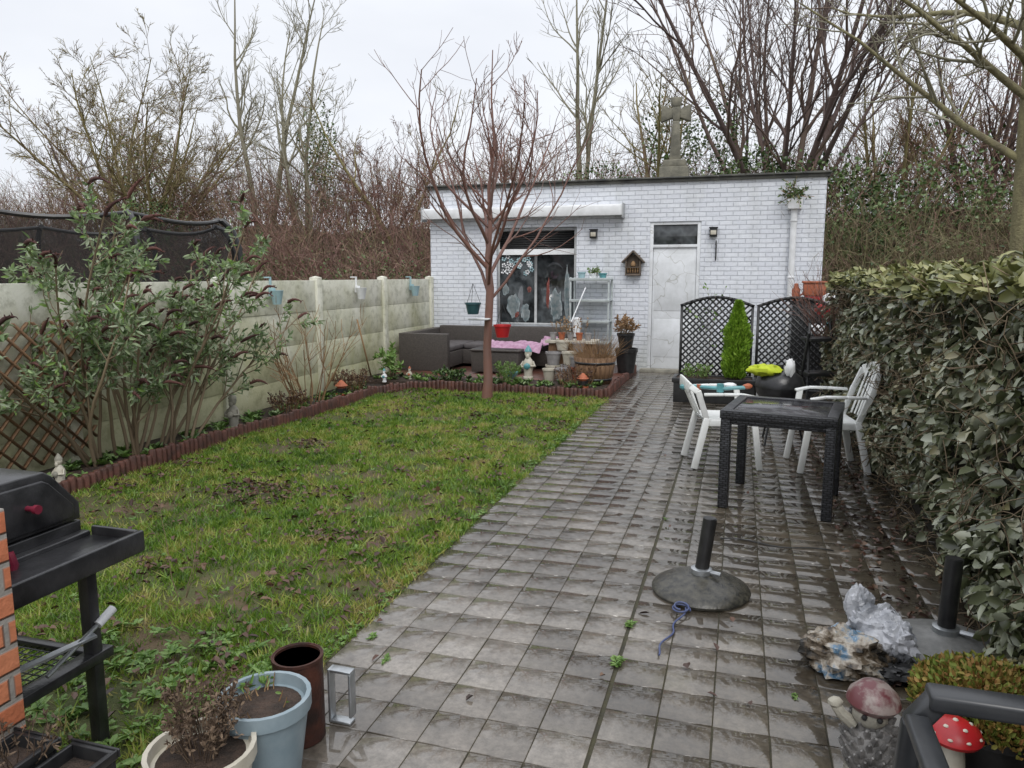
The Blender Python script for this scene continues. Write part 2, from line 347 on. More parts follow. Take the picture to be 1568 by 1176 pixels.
# lawn sheet + grass
def lz(x,y): return -.012+.018*np.sin(x*2.1+y*.7)*np.sin(y*1.3)+.01*np.sin(x*5+1)*np.sin(y*4.2)
b=B();xs=np.linspace(-4.92,-1.64,50);ys=np.linspace(-1,10.02,130);X,Y=np.meshgrid(xs,ys);V=np.stack([X,Y,lz(X,Y)-.006],-1).reshape(-1,3)
nx=50;i=(np.arange(129)[:,None]*nx+np.arange(nx-1)[None]).ravel();b.add(V,np.stack([i,i+1,i+nx+1,i+nx],1))
n=165000;x=rng.uniform(-4.86,-1.63,n);y=.9+9.05*rng.uniform(0,1,n)**1.35
bare=np.array([mn.noise(Vector((a*1.1,c*1.1,3)))+.6*mn.noise(Vector((a*4,c*4,1)))+.3*mn.noise(Vector((a*9,c*9,1))) for a,c in zip(x,y)])
dd=np.hypot((x+3.45)/.5,(y-4.7)/.42)
for (px,py,pa,pb) in((-2.3,2.1,.6,.5),(-2.75,3.1,.25,.2),(-2.4,5.1,.3,.25),(-3.9,3.6,.35,.2),(-2.9,6.4,.3,.3),(-4.2,6.0,.3,.35),(-2.1,4.0,.18,.2),(-3.3,8.0,.35,.3)): dd=np.minimum(dd,np.hypot((x-px)/pa,(y-py)/pb))
keep=(rng.uniform(0,1,n)<np.clip(1.0-1.0*np.clip(bare-.02,0,1)*2.5,0.12,1))&(rng.uniform(0,1,n)<np.clip(dd*.9,.05,1))
x,y=x[keep],y[keep];bare=bare[keep];n=len(x)
h=rng.uniform(.018,.05,n)*(1-.4*np.clip(bare,0,1));h=np.where(y>8.5,h*1.2,h)
az=rng.uniform(0,2*PI,n);w=rng.uniform(.0022,.0045,n)*(1+.12*y);p=np.stack([x,y,lz(x,y)-.005],1)
s=np.stack([np.cos(az),np.sin(az),0*az],1)*w[:,None];t=p+np.stack([rng.normal(0,.7,n)*h,rng.normal(0,.7,n)*h,h],1)
V=np.stack([p-s,p+s,t],1).reshape(-1,3);i=(np.arange(n)*3)[:,None];b.add(V,i+np.array([[0,1,2]]),1)
nt_=800;cx=rng.uniform(-4.8,-1.68,nt_);cy=1.5+8.4*rng.uniform(0,1,nt_)**1.2;k=14
x=(cx[:,None]+rng.normal(0,.02,(nt_,k))).ravel();y=(cy[:,None]+rng.normal(0,.02,(nt_,k))).ravel();n=len(x);h=rng.uniform(.04,.08,n)
az=rng.uniform(0,2*PI,n);w=rng.uniform(.0025,.0045,n)*(1+.1*y);p=np.stack([x,y,lz(x,y)-.005],1);s=np.stack([np.cos(az),np.sin(az),0*az],1)*w[:,None];t=p+np.stack([rng.normal(0,.6,n)*h,rng.normal(0,.6,n)*h,h*.8],1)
V=np.stack([p-s,p+s,t],1).reshape(-1,3);i=(np.arange(n)*3)[:,None];b.add(V,i+np.array([[0,1,2]]),1)
b.build('lawn',[m_lawn,m_grass])
b=B();n=900;x=rng.uniform(-4.8,-1.7,n);y=rng.uniform(1.8,9.8,n)
cc=rng.uniform(0,1,(70,2))*np.array([3.,8])+np.array([-4.75,1.9]);cx=np.repeat(cc,16,0)+rng.normal(0,.08,(1120,2))
x=np.concatenate([x,cx[:,0],rng.normal(-3.45,.24,220),rng.uniform(.65,1.15,550),rng.uniform(-1.6,1,30)]);y=np.concatenate([y,cx[:,1],rng.normal(4.75,.17,220),rng.uniform(2.5,9.5,550),rng.uniform(2,9,30)])
n=len(x);z=np.where(x<-1.6,lz(x,y)+.03,.012)
leaves(b,np.stack([x,y,z],1),np.stack([rng.normal(size=n),rng.normal(size=n),rng.normal(size=n)*.3],1),rng.uniform(.02,.06,n),rng.uniform(.015,.035,n),0,.35,flat=(.35,(0,0,1)))
b.build('fallen_leaves',[m_deadleaf])
def rosette(b,x,y,z,r,k,m=0,up=.35,w=.35):
    a=rng.uniform(0,2*PI,k);d=np.stack([np.cos(a),np.sin(a),rng.uniform(up*.4,up*1.6,k)],1);p=np.tile(np.array([[x,y,z]]),(k,1))
    leaves(b,p,d,r*rng.uniform(.6,1.1,k),r*w*rng.uniform(.7,1.2,k),m,flat=(.3,(0,0,1)))
b=B()
for _ in range(260):
    x=rng.uniform(-2.8,-1.68);y=rng.uniform(1.5,2.7)
    rosette(b,x,y,.0,rng.uniform(.025,.07),9)
for _ in range(260):
    y=2.5+7*rng.uniform()**1.5;rosette(b,-1.68+rng.normal()*.022,y,.0,rng.uniform(.015,.04),8)
for _ in range(110): rosette(b,rng.uniform(-4.8,-1.7),rng.uniform(2.5,9),.01,rng.uniform(.02,.045),8)
for x,y,s in[(-.43,3.38,.03),(-.44,3.02,.035),(.28,2.95,.015),(-.42,5.0,.014),(-.42,7.0,.02),(-1.4,2.75,.02),(-1.55,2.9,.025)]:
    for _ in range(7): rosette(b,x+rng.normal()*.006,y+rng.normal()*.025,.0,s,7)
b.build('weeds',[m_weed])

# ---------------- patio
b=B();T=.2;j=.0022
for ix in range(15):
    for iy in range(80):
        x0=-1.64+ix*T+(.012 if ix>=6 else 0);y0=-2.95+iy*T
        if x0>1.4: continue
        c=(x0+T/2,y0+T/2);tx,ty=rng.normal(0,.003,2);dz=rng.normal(0,.0005)-.002;g=j*rng.uniform(.6,1.5);V=[]
        for e,z in((0,-.03),(0,-.0015),(.002,0)):
            for sx,sy in((-1,-1),(1,-1),(1,1),(-1,1)):
                px=sx*(T/2-g-e);py=sy*(T/2-g-e);V.append((c[0]+px,c[1]+py,z+dz+px*tx+py*ty))
        F=[(8,9,10,11)]
        for q in(0,4):
            for k in range(4): F.append((q+k,q+(k+1)%4,q+4+(k+1)%4,q+4+k))
        b.add(V,F)
b.box(-1.65,1.5,-2.9,13.0,-.05,-.007,1)
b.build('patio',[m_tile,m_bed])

# ---------------- house
H=empty('white_brick_outhouse');fy=13.05
b=B();x0,x1=-5.54,1.26;y1=17.0;zt=3.2
X_=[x0,-4.25,-2.77,-1.5,-.65,x1];Z_=[-.05,.0,.75,2.5,2.55,zt]
V=[(x,fy,z) for z in Z_ for x in X_];F=[]
for k in range(5):
    for i in range(5):
        hole=(i==1 and k==2) or (i==3 and k in(1,2,3))
        if not hole: F.append((k*6+i,k*6+i+1,(k+1)*6+i+1,(k+1)*6+i))
b.add(V,F)
def reveal(xa,xb,za,zb):
    d=fy+.2;b.add([(xa,fy,za),(xa,fy,zb),(xa,d,zb),(xa,d,za)],[(0,1,2,3)]);b.add([(xb,fy,za),(xb,fy,zb),(xb,d,zb),(xb,d,za)],[(3,2,1,0)])
    b.add([(xa,fy,zb),(xb,fy,zb),(xb,d,zb),(xa,d,zb)],[(0,1,2,3)]);b.add([(xa,fy,za),(xb,fy,za),(xb,d,za),(xa,d,za)],[(3,2,1,0)])
    b.add([(xa,d,za),(xb,d,za),(xb,d,zb),(xa,d,zb)],[(0,1,2,3)])
reveal(-4.25,-2.77,.75,2.5);reveal(-1.5,-.65,0,2.55)
b.add([(x0,fy,-.05),(x0,y1,-.05),(x0,y1,zt),(x0,fy,zt),(x1,fy,-.05),(x1,y1,-.05),(x1,y1,zt),(x1,fy,zt)],[(0,3,2,1),(4,5,6,7),(1,2,6,5)])
b.build('walls',[m_whitebrick],parent=H)
b=B();b.box(x0-.04,x1+.04,fy-.05,y1+.05,zt,zt+.05)
for k in range(16):
    xa=x0-.06+k*(x1-x0+.12)/16;b.box(xa+.004,xa+(x1-x0+.12)/16-.004,fy-.09,fy+.3,zt+.052,zt+.075+rng.uniform(0,.012))
b.build('roof',[m_roof],bevel=.004,parent=H)
b=B()
b.box(-1.5,-1.44,fy+.02,fy+.12,0,2.55,0);b.box(-.71,-.65,fy+.02,fy+.12,0,2.55,0);b.box(-1.44,-.71,fy+.02,fy+.12,2.12,2.17,0);b.box(-1.44,-.71,fy+.02,fy+.12,2.5,2.55,0)
b.box(-1.435,-.715,fy+.05,fy+.09,.03,2.115,0)
b.box(-1.40,-.75,fy+.044,fy+.05,.25,.9,0);b.box(-1.40,-.75,fy+.044,fy+.05,1.05,2.0,0)
b.box(-1.44,-.71,fy+.06,fy+.08,2.17,2.5,1)
b.cyl((-.78,fy+.0,1.05),(-.78,fy+.05,1.05),.01,n=8,m=2);b.cyl((-.78,fy+.0,1.05),(-.88,fy+.0,1.05),.009,n=8,m=2)
b.box(-1.6,-.55,fy-.16,fy+.04,-.02,.05,3)
def doormat():
    m,nt,bs=newmat('peeling_white_paint');v=N(nt,'ShaderNodeTexVoronoi',feature='DISTANCE_TO_EDGE');v.inputs['Scale'].default_value=2.6
    g=N(nt,'ShaderNodeNewGeometry');nn=N(nt,'ShaderNodeTexNoise');nn.inputs['Scale'].default_value=3;nt.links.new(g.outputs['Position'],nn.inputs['Vector'])
    mx=mixc(nt,.35,g.outputs['Position'],nn.outputs[1]);nt.links.new(mx,v.inputs['Vector'])
    c=ramp(nt,v.outputs['Distance'],[(.5,.5,.48),(.74,.76,.78)],[.002,.012]);c=mixc(nt,.6,c,ramp(nt,noise(nt,5,6),[(.75,.75,.73),(1,1,1)],[.35,.6]),'MULTIPLY')
    nt.links.new(c,bs.inputs['Base Color']);bs.inputs['Roughness'].default_value=.5;bump(nt,bs,v.outputs['Distance'],.3,.02);return m
b.build('door',[doormat(),m_glass,m_dark,m_stone],bevel=.004,parent=H)
b=B()
b.box(-4.25,-4.2,fy+.05,fy+.12,.75,2.5,0);b.box(-2.82,-2.77,fy+.05,fy+.12,.75,2.5,0);b.box(-4.2,-2.82,fy+.05,fy+.12,.75,.8,0)
b.box(-4.2,-2.82,fy+.03,fy+.12,2.02,2.12,3);b.box(-4.2,-2.82,fy+.05,fy+.12,2.44,2.5,0);b.box(-3.55,-3.5,fy+.06,fy+.12,.8,2.02,0)
b.box(-4.2,-3.55,fy+.08,fy+.09,.8,2.02,1);b.box(-3.5,-2.82,fy+.08,fy+.09,.8,2.02,1)
for k in range(8): b.box(-4.2,-2.82,fy+.07,fy+.1,2.125+k*.04,2.158+k*.04,2)
b.box(-4.3,-2.72,fy-.05,fy+.03,.69,.748,3)
dec=[m_tealpale,m_white,m_teal,m_red]
for k in range(26):
    xx=rng.uniform(-4.15,-3.6);zz=rng.choice([1.74,1.86,1.93])+rng.normal()*.03
    for q in range(5):
        a=q*1.256;b.box(xx+.03*math.cos(a)-.014,xx+.03*math.cos(a)+.014,fy+.074-.0002*k,fy+.077-.0002*k,zz+.03*math.sin(a)-.014,zz+.03*math.sin(a)+.014,4+int(k%2))
m_dim=M('items_behind_glass',(.1,.14,.15),(.24,.26,.26),9,.2);m_dimr=M('red_item_behind_glass',(.2,.04,.03),(.12,.05,.04),9,.2)
for xx,zz,w,h,mm in[(-3.95,1.1,.11,.2,8),(-3.72,.98,.08,.15,8),(-4.1,1.4,.06,.1,8),(-3.3,1.3,.03,.25,9),(-3.15,1.1,.1,.25,8),(-3.65,1.4,.04,.05,9),(-3.9,.95,.05,.06,9),(-2.95,1.3,.05,.4,8)]:
    b.blob((xx,fy+.076,zz),(w,.005,h),.5,2,mm,18,xx)
b.build('window',[m_frame,m_glass,m_dark,m_white]+dec+[m_dim,m_dimr],bevel=.003,parent=H)
b=B()
b.box(-5.6,-1.95,fy-.2,fy-.003,2.72,2.85,0);b.box(-5.6,-1.95,fy-.24,fy-.2,2.66,2.83,0);b.box(-5.62,-5.6,fy-.25,fy-.003,2.62,2.87,1);b.box(-1.95,-1.93,fy-.25,fy-.003,2.62,2.87,1)
b.build('awning',[m_white,m_frame],bevel=.01,parent=H)
b=B();b.cyl((.79,fy-.07,.0),(.79,fy-.07,2.72),.05,n=14);
for z in(.6,1.6,2.5): b.cyl((.79,fy-.07,z),(.79,fy-.07,z+.04),.058,n=14)
b.box(.68,.9,fy-.18,fy-.005,2.7,2.86);b.box(.73,.85,fy-.13,fy-.02,2.86,2.98)
b.build('downpipe',[m_white],smooth=True,bevel=.008,parent=H)
for xx,zz in((-2.46,2.36),(-.45,2.36)):
    b=B();b.box(xx-.06,xx+.06,fy-.1,fy-.003,zz-.07,zz+.07,0);b.box(xx-.045,xx+.045,fy-.104,fy-.1,zz-.04,zz+.03,1);b.box(xx-.07,xx+.07,fy-.12,fy-.003,zz+.07,zz+.085,0)
    b.build('wall_lamp',[m_dark,m_creampot],bevel=.004)
b=B();b.box(-.41,-.39,fy-.03,fy-.004,1.95,2.22);b.tube([(-.4,fy-.02,2.2),(-.4,fy-.1,2.22),(-.4,fy-.14,2.15)],.01,6);b.tube([(-.4,fy-.02,1.97),(-.4,fy-.06,1.9),(-.4,fy-.1,1.95)],.01,6)
b.build('wall_hook',[m_dark],smooth=True)
b=B();P=paths(np.tile([[.8,fy-.1,2.9]],(60,1)),np.stack([rng.normal(size=60),rng.normal(size=60)-.4,rng.uniform(-.2,1.6,60)],1),rng.uniform(.12,.36,60),5,-.08,.2)
tubes(b,P,np.full((60,5),.004),2,0);leaves_on(b,P,5,.06,.025,1);b.build('gutter_plant',[m_dry,m_ivy])
b=B();xx=-1.76;zz=1.7
b.box(xx-.13,xx+.13,fy-.14,fy-.003,zz-.05,zz-.02);b.box(xx-.13,xx-.11,fy-.13,fy-.003,zz-.02,zz+.2);b.box(xx+.11,xx+.13,fy-.13,fy-.003,zz-.02,zz+.2);b.box(xx-.11,xx+.11,fy-.03,fy-.004,zz-.02,zz+.3)
b.beam((xx-.19,fy-.07,zz+.17),(xx+.005,fy-.07,zz+.37),.16,.025,0);b.beam((xx+.19,fy-.07,zz+.17),(xx-.005,fy-.07,zz+.37),.16,.025,0)
b.box(xx-.11,xx+.11,fy-.12,fy-.03,zz+.08,zz+.095)
for i in range(5):
    for j2 in range(3): b.cyl((xx-.085+i*.042,fy-.11,zz+.01+j2*.03),(xx-.085+i*.042,fy-.03,zz+.01+j2*.03),.013,n=6,m=1)
b.lathe([(.0,-.0),(.04,.01),(.045,.05),(.02,.09),(0,.1)],(xx,fy-.08,zz+.1),8,1)
b.build('insect_house',[M('weathered_grey_wood',(.1,.08,.06),(.17,.13,.1),6,.8,.3),m_dry],bevel=.003)

# ---------------- stone cross on roof
b=B();cx,cy=-1.2,14.0;b.box(cx-.25,cx+.25,cy-.22,cy+.22,3.25,3.56);b.box(cx-.2,cx+.2,cy-.18,cy+.18,3.56,3.68)
b.M=xf(cx,cy,3.66,rz=.12)
def taper(b,w0,w1,z0,z1,d=.07,m=0):
    b.add([(-w0,-d,z0),(w0,-d,z0),(w0,d,z0),(-w0,d,z0),(-w1,-d,z1),(w1,-d,z1),(w1,d,z1),(-w1,d,z1)],[(0,3,2,1),(4,5,6,7),(0,1,5,4),(1,2,6,5),(2,3,7,6),(3,0,4,7)],m)
taper(b,.1,.062,0,.7);taper(b,.06,.07,.7,.94)
taper(b,.07,.11,.94,1.1)
for s in(-1,1):
    b.add([(s*.058,-.06,.75),(s*.058,.06,.75),(s*.058,.06,.9),(s*.058,-.06,.9),(s*.26,-.06,.68),(s*.26,.06,.68),(s*.26,.06,.98),(s*.26,-.06,.98)],[(0,1,2,3),(7,6,5,4),(0,4,5,1),(1,5,6,2),(2,6,7,3),(3,7,4,0)])
b.build('stone_cross',[m_cross],bevel=.015)

# ---------------- concrete garden wall
b=B();wx=-5.55;posts=[13.0,11.05,9.05,7.05,5.0,2.95,.9,-1.1]
for i in range(len(posts)-1):
    a,c=posts[i+1],posts[i];z=-.1
    for hh in(.43,.42,.42,.42):
        b.box(wx-.02+rng.normal()*.002,wx+.025+rng.normal()*.002,a+.05,c-.05,z,z+hh-.003);z+=hh
for p in posts[:]:
    if p>12.9: p=12.98
    b.box(wx-.06,wx+.065,p-.06,p+.06,-.1,1.62,1);
    b.add([(wx-.06,p-.06,1.622),(wx+.065,p-.06,1.622),(wx+.065,p+.06,1.622),(wx-.06,p+.06,1.622),(wx,p,1.645)],[(0,1,4),(1,2,4),(2,3,4),(3,0,4)],1)
b.build('concrete_panel_wall',[m_conc,m_post],bevel=.003)
def pot(b,x,y,z,rt,rb,h,m=0,ms=1,rim=.012,n=24):
    b.lathe([(rb,0),(rt-rim*.3,h*.84),(rt+rim*.6,h*.85),(rt+rim*.6,h),(rt-rim*.6,h),(rt-rim,h*.88),(.001,h*.87)],(x,y,z),n,m)
    b.lathe([(rt-rim*1.2,h*.875),(rt*.5,h*.9),(.001,h*.89)],(x,y,z),n,ms)
for y,mm in((7.95,m_tealpale),(10.1,m_white),(12.05,m_tealpale)):
    b=B();b.lathe([(.05,0),(.08,.16),(.085,.17),(.07,.17),(.0,.14)],(wx+.13,y,1.3),14);b.box(wx+.03,wx+.1,y-.02,y+.02,1.4,1.5);b.box(wx-.04,wx+.05,y-.02,y+.02,1.62,1.635)
    b.beam((wx+.045,y,1.63),(wx+.045,y,1.42),.03,.008);b.build('wall_hanging_pot',[mm],smooth=True)
b=B();ya,yb,za,zb=3.6,5.2,.1,1.3
for k in range(-12,24):
    for sg in(1,-1):
        pts=[]
        for t in np.linspace(-3,3,241):
            y=ya+k*.17+t if sg>0 else ya+k*.17-t
            z=za+t
            if ya<=y<=yb and za<=z<=zb: pts.append((y,z))
        if len(pts)>3:
            xo=-5.47 if sg>0 else -5.455;b.beam((xo,*pts[0]),(xo,*pts[-1]),.012,.035,up=(1,0,0))
b.build('wooden_trellis',[m_wood])

# ---------------- flower beds
b=B();b.box(-5.5,-4.95,1,10.0,-.05,.04);b.box(-5.5,-1.72,10.06,10.75,-.05,.09)
b.build('flower_bed_soil',[m_soil])
b=B();b.box(-5.5,-1.72,10.75,13.04,-.05,.08);b.build('seating_terrace',[brickmat('red_paving',(.17,.07,.05),(.12,.06,.045),(.03,.03,.02),.2,.1,.006,.5,.35)])
b=B()
def edging(path):
    for (xa,ya),(xb,yb) in zip(path[:-1],path[1:]):
        l=math.hypot(xb-xa,yb-ya);n=max(1,int(l/.06))
        for k in range(n):
            t=(k+.5)/n;b.lathe([(.031,-.05),(.031,.1),(.024,.115),(.001,.12)],(xa+(xb-xa)*t+rng.normal()*.005,ya+(yb-ya)*t,rng.normal()*.009+.012*math.sin((xa+ya+l*t)*2.3)),8)
edging([(-4.95,2.4),(-4.86,4.5),(-4.92,6.05),(-4.85,7.5),(-4.83,8.5),(-4.86,9.4),(-4.6,9.95),(-4.2,10.03),(-1.72,10.0),(-1.68,10.1),(-1.68,12.9)])
b.build('terracotta_log_edging',[m_terra],smooth=True)
b=B()
for _ in range(220): rosette(b,rng.uniform(-5.4,-4.95),rng.uniform(2.2,9.8),.04,rng.uniform(.05,.12),10,int(rng.uniform()<.5),up=.8)
for _ in range(110): rosette(b,rng.uniform(-5.3,-1.85),rng.uniform(10.08,10.6),.09,rng.uniform(.05,.12),10,int(rng.uniform()<.5),up=1)
b.build('bed_groundcover_plants',[m_weed,m_ivy])
def clump(name,x,y,z,n,L,mats,leaf=None,up=.05,sp=.5,r=.004,wig=.1,rad=.08,sub=0):
    b=B();a=rng.uniform(0,2*PI,n);q=rng.uniform(0,1,n)**.5
    p=np.stack([x+np.cos(a)*q*rad,y+np.sin(a)*q*rad,np.full(n,z)],1);d=np.stack([np.cos(a)*q*sp,np.sin(a)*q*sp,np.ones(n)],1)
    P=paths(p,d,L*rng.uniform(.6,1.1,n),6,up,wig);R=np.tile(np.linspace(r,r*.4,6),(n,1));tubes(b,P,R,3)
    if sub: P,R=spawn(P,R,sub,.4,35,.3,K=4,rmin=r*.5);tubes(b,P,R,2)
    if leaf: leaves_on(b,P,leaf[0],leaf[1],leaf[2],1,*leaf[3:])
    return b.build(name,mats)
clump('bare_shrub',-5.15,8.15,.0,26,1.2,[m_dry],sp=.45,r=.008,sub=5,rad=.2)
clump('small_evergreen_shrub',-5.05,10.3,.08,14,.42,[m_stem,m_weed],(9,.09,.04,.1),sub=2)
clump('heather_plant',-5.2,9.3,.03,60,.3,[m_dry,m_deadleaf],(5,.03,.015),sub=3,rad=.15)
clump('heather_plant',-5.1,7.6,.03,40,.25,[m_dry,m_deadleaf],(5,.03,.015),sub=3,rad=.15)
clump('heather_plant',-2.2,10.35,.08,40,.3,[m_dry,m_deadleaf],(5,.03,.015),sub=3,rad=.25)
clump('rosemary_plant',-3.2,10.3,.08,30,.28,[m_stem,m_weed],(12,.05,.012),sub=2,rad=.1)
clump('low_shrub',-4.1,10.3,.08,24,.2,[m_stem,m_ivy],(10,.05,.03),sub=2,rad=.2)

# ---------------- buddleja
b=B();n=24;yy=rng.uniform(4.85,6.1,n);p=np.stack([rng.uniform(-5.35,-5.1,n),yy,np.zeros(n)+.03],1)
d=np.stack([rng.uniform(-.08,.28,n),(yy-5.45)*.6+rng.normal(size=n)*.2,np.ones(n)],1)
P=paths(p,d,rng.uniform(1.3,2.25,n),9,.0,.08);R=np.tile(np.linspace(.017,.006,9),(n,1));tubes(b,P,R,6)
P2,R2=spawn(P,R,9,.34,40,.25,K=6,up=.06,rmin=.004);tubes(b,P2,R2,3)
P3,R3=spawn(P2,R2,3,.45,38,.3,K=4,up=.02,rmin=.003);tubes(b,P3,R3,3)
leaves_on(b,P2,12,.075,.024,1,.3,.25,.9);leaves_on(b,P3,9,.072,.024,1,.1,.3,.9)
tips=np.concatenate([P[:,-1],P2[::2,-1]]);td=np.concatenate([P[:,-1]-P[:,-2],P2[::2,-1]-P2[::2,-2]])
Q=paths(tips,td+np.array([.1,0,.1]),rng.uniform(.12,.24,len(tips)),6,-.25,.1);rr=np.tile(np.array([.01,.017,.016,.013,.009,.002]),(len(tips),1));
tubes(b,Q,rr,5,2);leaves_on(b,Q,14,.03,.014,2,0)
b.build('butterfly_bush',[m_stem,m_budd,m_panicle])

# ---------------- cherry tree
b=B();base=np.array([-3.22,9.45,-.02])
tr=np.array([base+np.array(o) for o in[(0,0,0),(.02,0,.3),(0,.02,.7),(.03,0,1.1),(.05,.01,1.5),(.02,0,1.9),(.06,0,2.3),(.04,0,2.8),(.12,.0,3.3),(.08,0,3.9),(.1,0,4.5)]])[None]
trr=np.array([[.08,.063,.057,.055,.054,.04,.03,.024,.018,.012,.006]])
tubes(b,tr,trr,10)
nl=12;tt=np.linspace(1.3,2.5,nl);az=np.arange(nl)*2.4+.3
p0=np.stack([base[0]+.03+0*tt,base[1]+0*tt,tt],1);dd=np.stack([np.cos(az)*.9,np.sin(az)*.9,np.ones(nl)*.9],1)
P=paths(p0,dd,rng.uniform(1.6,2.8,nl)*(1.08-.1*(tt-1.3)),9,.12,.12);R=np.tile(np.linspace(.028,.007,9),(nl,1))*rng.uniform(.7,1.1,(nl,1));tubes(b,P,R,6)
P1,R1=spawn(tr,trr,7,.3,40,.55,.95,K=6,up=.1,rmin=.006);tubes(b,P1,R1,5)
P2,R2=spawn(P,R,8,.42,38,.15,K=6,up=.08,wig=.12,rmin=.0042);tubes(b,P2,R2,4)
P2b,R2b=spawn(P1,R1,5,.42,38,.25,K=6,up=.07,wig=.1,rmin=.0042);tubes(b,P2b,R2b,4)
P3,R3=spawn(np.concatenate([P2,P2b]),np.concatenate([R2,R2b]),3,.5,38,.2,K=4,up=.03,rmin=.003);tubes(b,P3,R3,3)
b.build('cherry_tree',[m_barkR])
def hpot(x,y,z,mm,r=.1):
    b=B();pot(b,x,y,z,r,r*.7,r*1.5,0,1)
    for a in(0,2.1,4.2): b.cyl((x+r*math.cos(a),y+r*math.sin(a),z+r*1.5),(x,y,z+r*4),.003,n=4,m=2)
    b.build('hanging_pot',[mm,m_soil,m_dark],smooth=True)
hpot(-3.32,9.2,1.15,M('dark_teal_pot',(.03,.09,.1),(.02,.06,.07),10,.4),.1);hpot(-2.95,9.3,.85,m_red,.11)
b=B();b.box(-3.42,-3.15,9.28,9.46,1.07,1.09);b.build('tree_bracket',[m_white])

# ---------------- background trees
L3=lambda a,bb,c,ang=38,r=(.5,.5,.45),up=.05:[dict(n=a,r=r[0],a=ang,t0=.25,K=7,up=up,s=4),dict(n=bb,r=r[1],a=ang,K=5,up=up,s=3),dict(n=c,r=r[2],a=ang,K=4,up=up*.7,s=2)]
bare_tree('round_bare_tree',(-18.3,20,1.8),6.4,.075,18,.8,L3(12,9,6,38,(.34,.5,.5),.0),[m_barkO],rmin=.0068,wig=.07,up=0)
bare_tree('slender_birch_tree',(-15.4,22,2.6),8.0,.10,2,.12,L3(12,6,4,38,(.3,.5,.5),.12),[m_barkG],rmin=.007)
bare_tree('slender_birch_tree',(-13.9,22,2.6),7.2,.09,2,.2,L3(10,6,4,38,(.3,.5,.5),.12),[m_barkG],rmin=.007)
bare_tree('ivy_clad_tree',(-13.0,21,2.4),4.4,.08,3,.25,L3(8,6,4,40),[m_barkG],rmin=.007)
bare_tree('crooked_bare_tree',(-9.9,21,2.4),5.5,.08,2,.2,L3(9,6,5,44,(.33,.5,.5)),[m_barkO],rmin=.007,wig=.1)
bare_tree('slender_ash_tree',(-4.5,22,2.6),8.3,.11,2,.2,L3(11,6,5,38,(.34,.5,.5),.1),[m_barkG],rmin=.007)
bare_tree('bare_tree',(-2.0,20.5,2.3),4.6,.08,4,.3,L3(8,6,5,42),[m_barkO],rmin=.007,wig=.1)
bare_tree('spreading_bare_tree',(.9,20,2.4),8.6,.085,13,.6,L3(10,7,5,30,(.4,.5,.45),.07),[m_barkD],rmin=.007)
bare_tree('bare_tree',(5.8,22,2.4),5.4,.09,5,.4,L3(9,7,6,38),[m_barkD,m_brush],rmin=.007,tipmat=1)
bare_tree('bare_tree',(3.6,21,2.4),4.2,.08,5,.4,L3(9,7,6,38),[m_barkO,m_brush],rmin=.007,tipmat=1)
bare_tree('bare_tree',(-24,24,2.4),5.0,.09,5,.4,L3(9,7,6,38),[m_barkD,m_brush],rmin=.008,tipmat=1)
bare_tree('bare_tree',(-7.0,23,2.4),4.0,.07,4,.4,L3(8,6,5,38),[m_brush],rmin=.007)
bare_tree('bare_tree',(-11.5,23,2.4),3.4,.07,5,.4,L3(8,6,5,38),[m_brush],rmin=.007)
b=B();tr=np.array([[(4.15,13.2,-.1),(4.1,13.2,1.2),(4.05,13.2,2.5),(4.0,13.15,3.6),(3.95,13.1,4.6),(3.8,13.1,5.8),(3.85,13.1,7),(3.8,13,8.5),(3.8,13,10)]],float);trr=np.array([[.22,.17,.155,.145,.12,.09,.07,.05,.02]])
tubes(b,tr,trr,12,0)
st=np.array([[4.0,13.15,3.3],[3.95,13.1,4.2],[3.95,13.1,4.4],[4.0,13.1,3.9],[3.85,13.1,5.2],[3.85,13.1,5.0],[3.95,13.1,4.6]]);dr=np.array([[-1,.1,.85],[-.9,-.3,.6],[.8,.2,.8],[.6,.8,.7],[-.9,.5,.6],[.5,-.6,.8],[-.5,-.8,.5]])
P=paths(st,dr,np.array([4.2,3.6,3.5,3.2,3.8,3.5,3.2]),9,.03,.1);R=np.tile(np.linspace(.06,.012,9),(7,1));tubes(b,P,R,7,0)
P2,R2=spawn(P,R,10,.42,42,.15,K=6,up=.04,rmin=.007);tubes(b,P2,R2,4,1)
P3,R3=spawn(P2,R2,7,.45,40,.2,K=4,up=.02,rmin=.005);tubes(b,P3,R3,3,1)
b.build('mossy_ash_tree',[m_barkM,m_barkG])

# ---------------- embankment brush
def brush(name,n,xr,yr,L,mats,m=0,sub=7,up=-.02,lean=.5,r=.011,leaf=None):
    b=B();x=rng.uniform(*xr,n);y=rng.uniform(*yr,n);p=np.stack([x,y,hgt(x,y)],1)
    pt=np.array([mn.noise(Vector((a*.35,c*.35,5)))+.4*mn.noise(Vector((a*1.1,c*.8,5))) for a,c in zip(x,y)])
    d=np.stack([rng.normal(0,lean,n),rng.normal(0,lean,n)-.15,np.ones(n)],1)
    P=paths(p,d,L*rng.uniform(.55,1.1,n)*(1+.45*pt),6,up,.14);R=np.tile(np.linspace(r,r*.45,6),(n,1));tubes(b,P,R,3)
    P2,R2=spawn(P,R,sub,.38,42,.2,K=4,up=-.02,wig=.2,rmin=r*.5);tubes(b,P2,R2,2)
    if leaf: leaves_on(b,P2,leaf[0],leaf[1],leaf[2],1)
    return b.build(name,mats)
brush('bramble_thicket',4800,(-34,10),(15.6,24),2.75,[m_brush],sub=8,r=.012)
brush('dry_shrub_thicket',1200,(-34,12),(16,24),3.0,[m_brush2],sub=7,lean=.3,up=.02,r=.009)
brush('low_brambles',1600,(-20,-5.8),(14.4,17.5),1.9,[m_brush,m_ivy],sub=8,leaf=(1,.06,.05))
b=B()
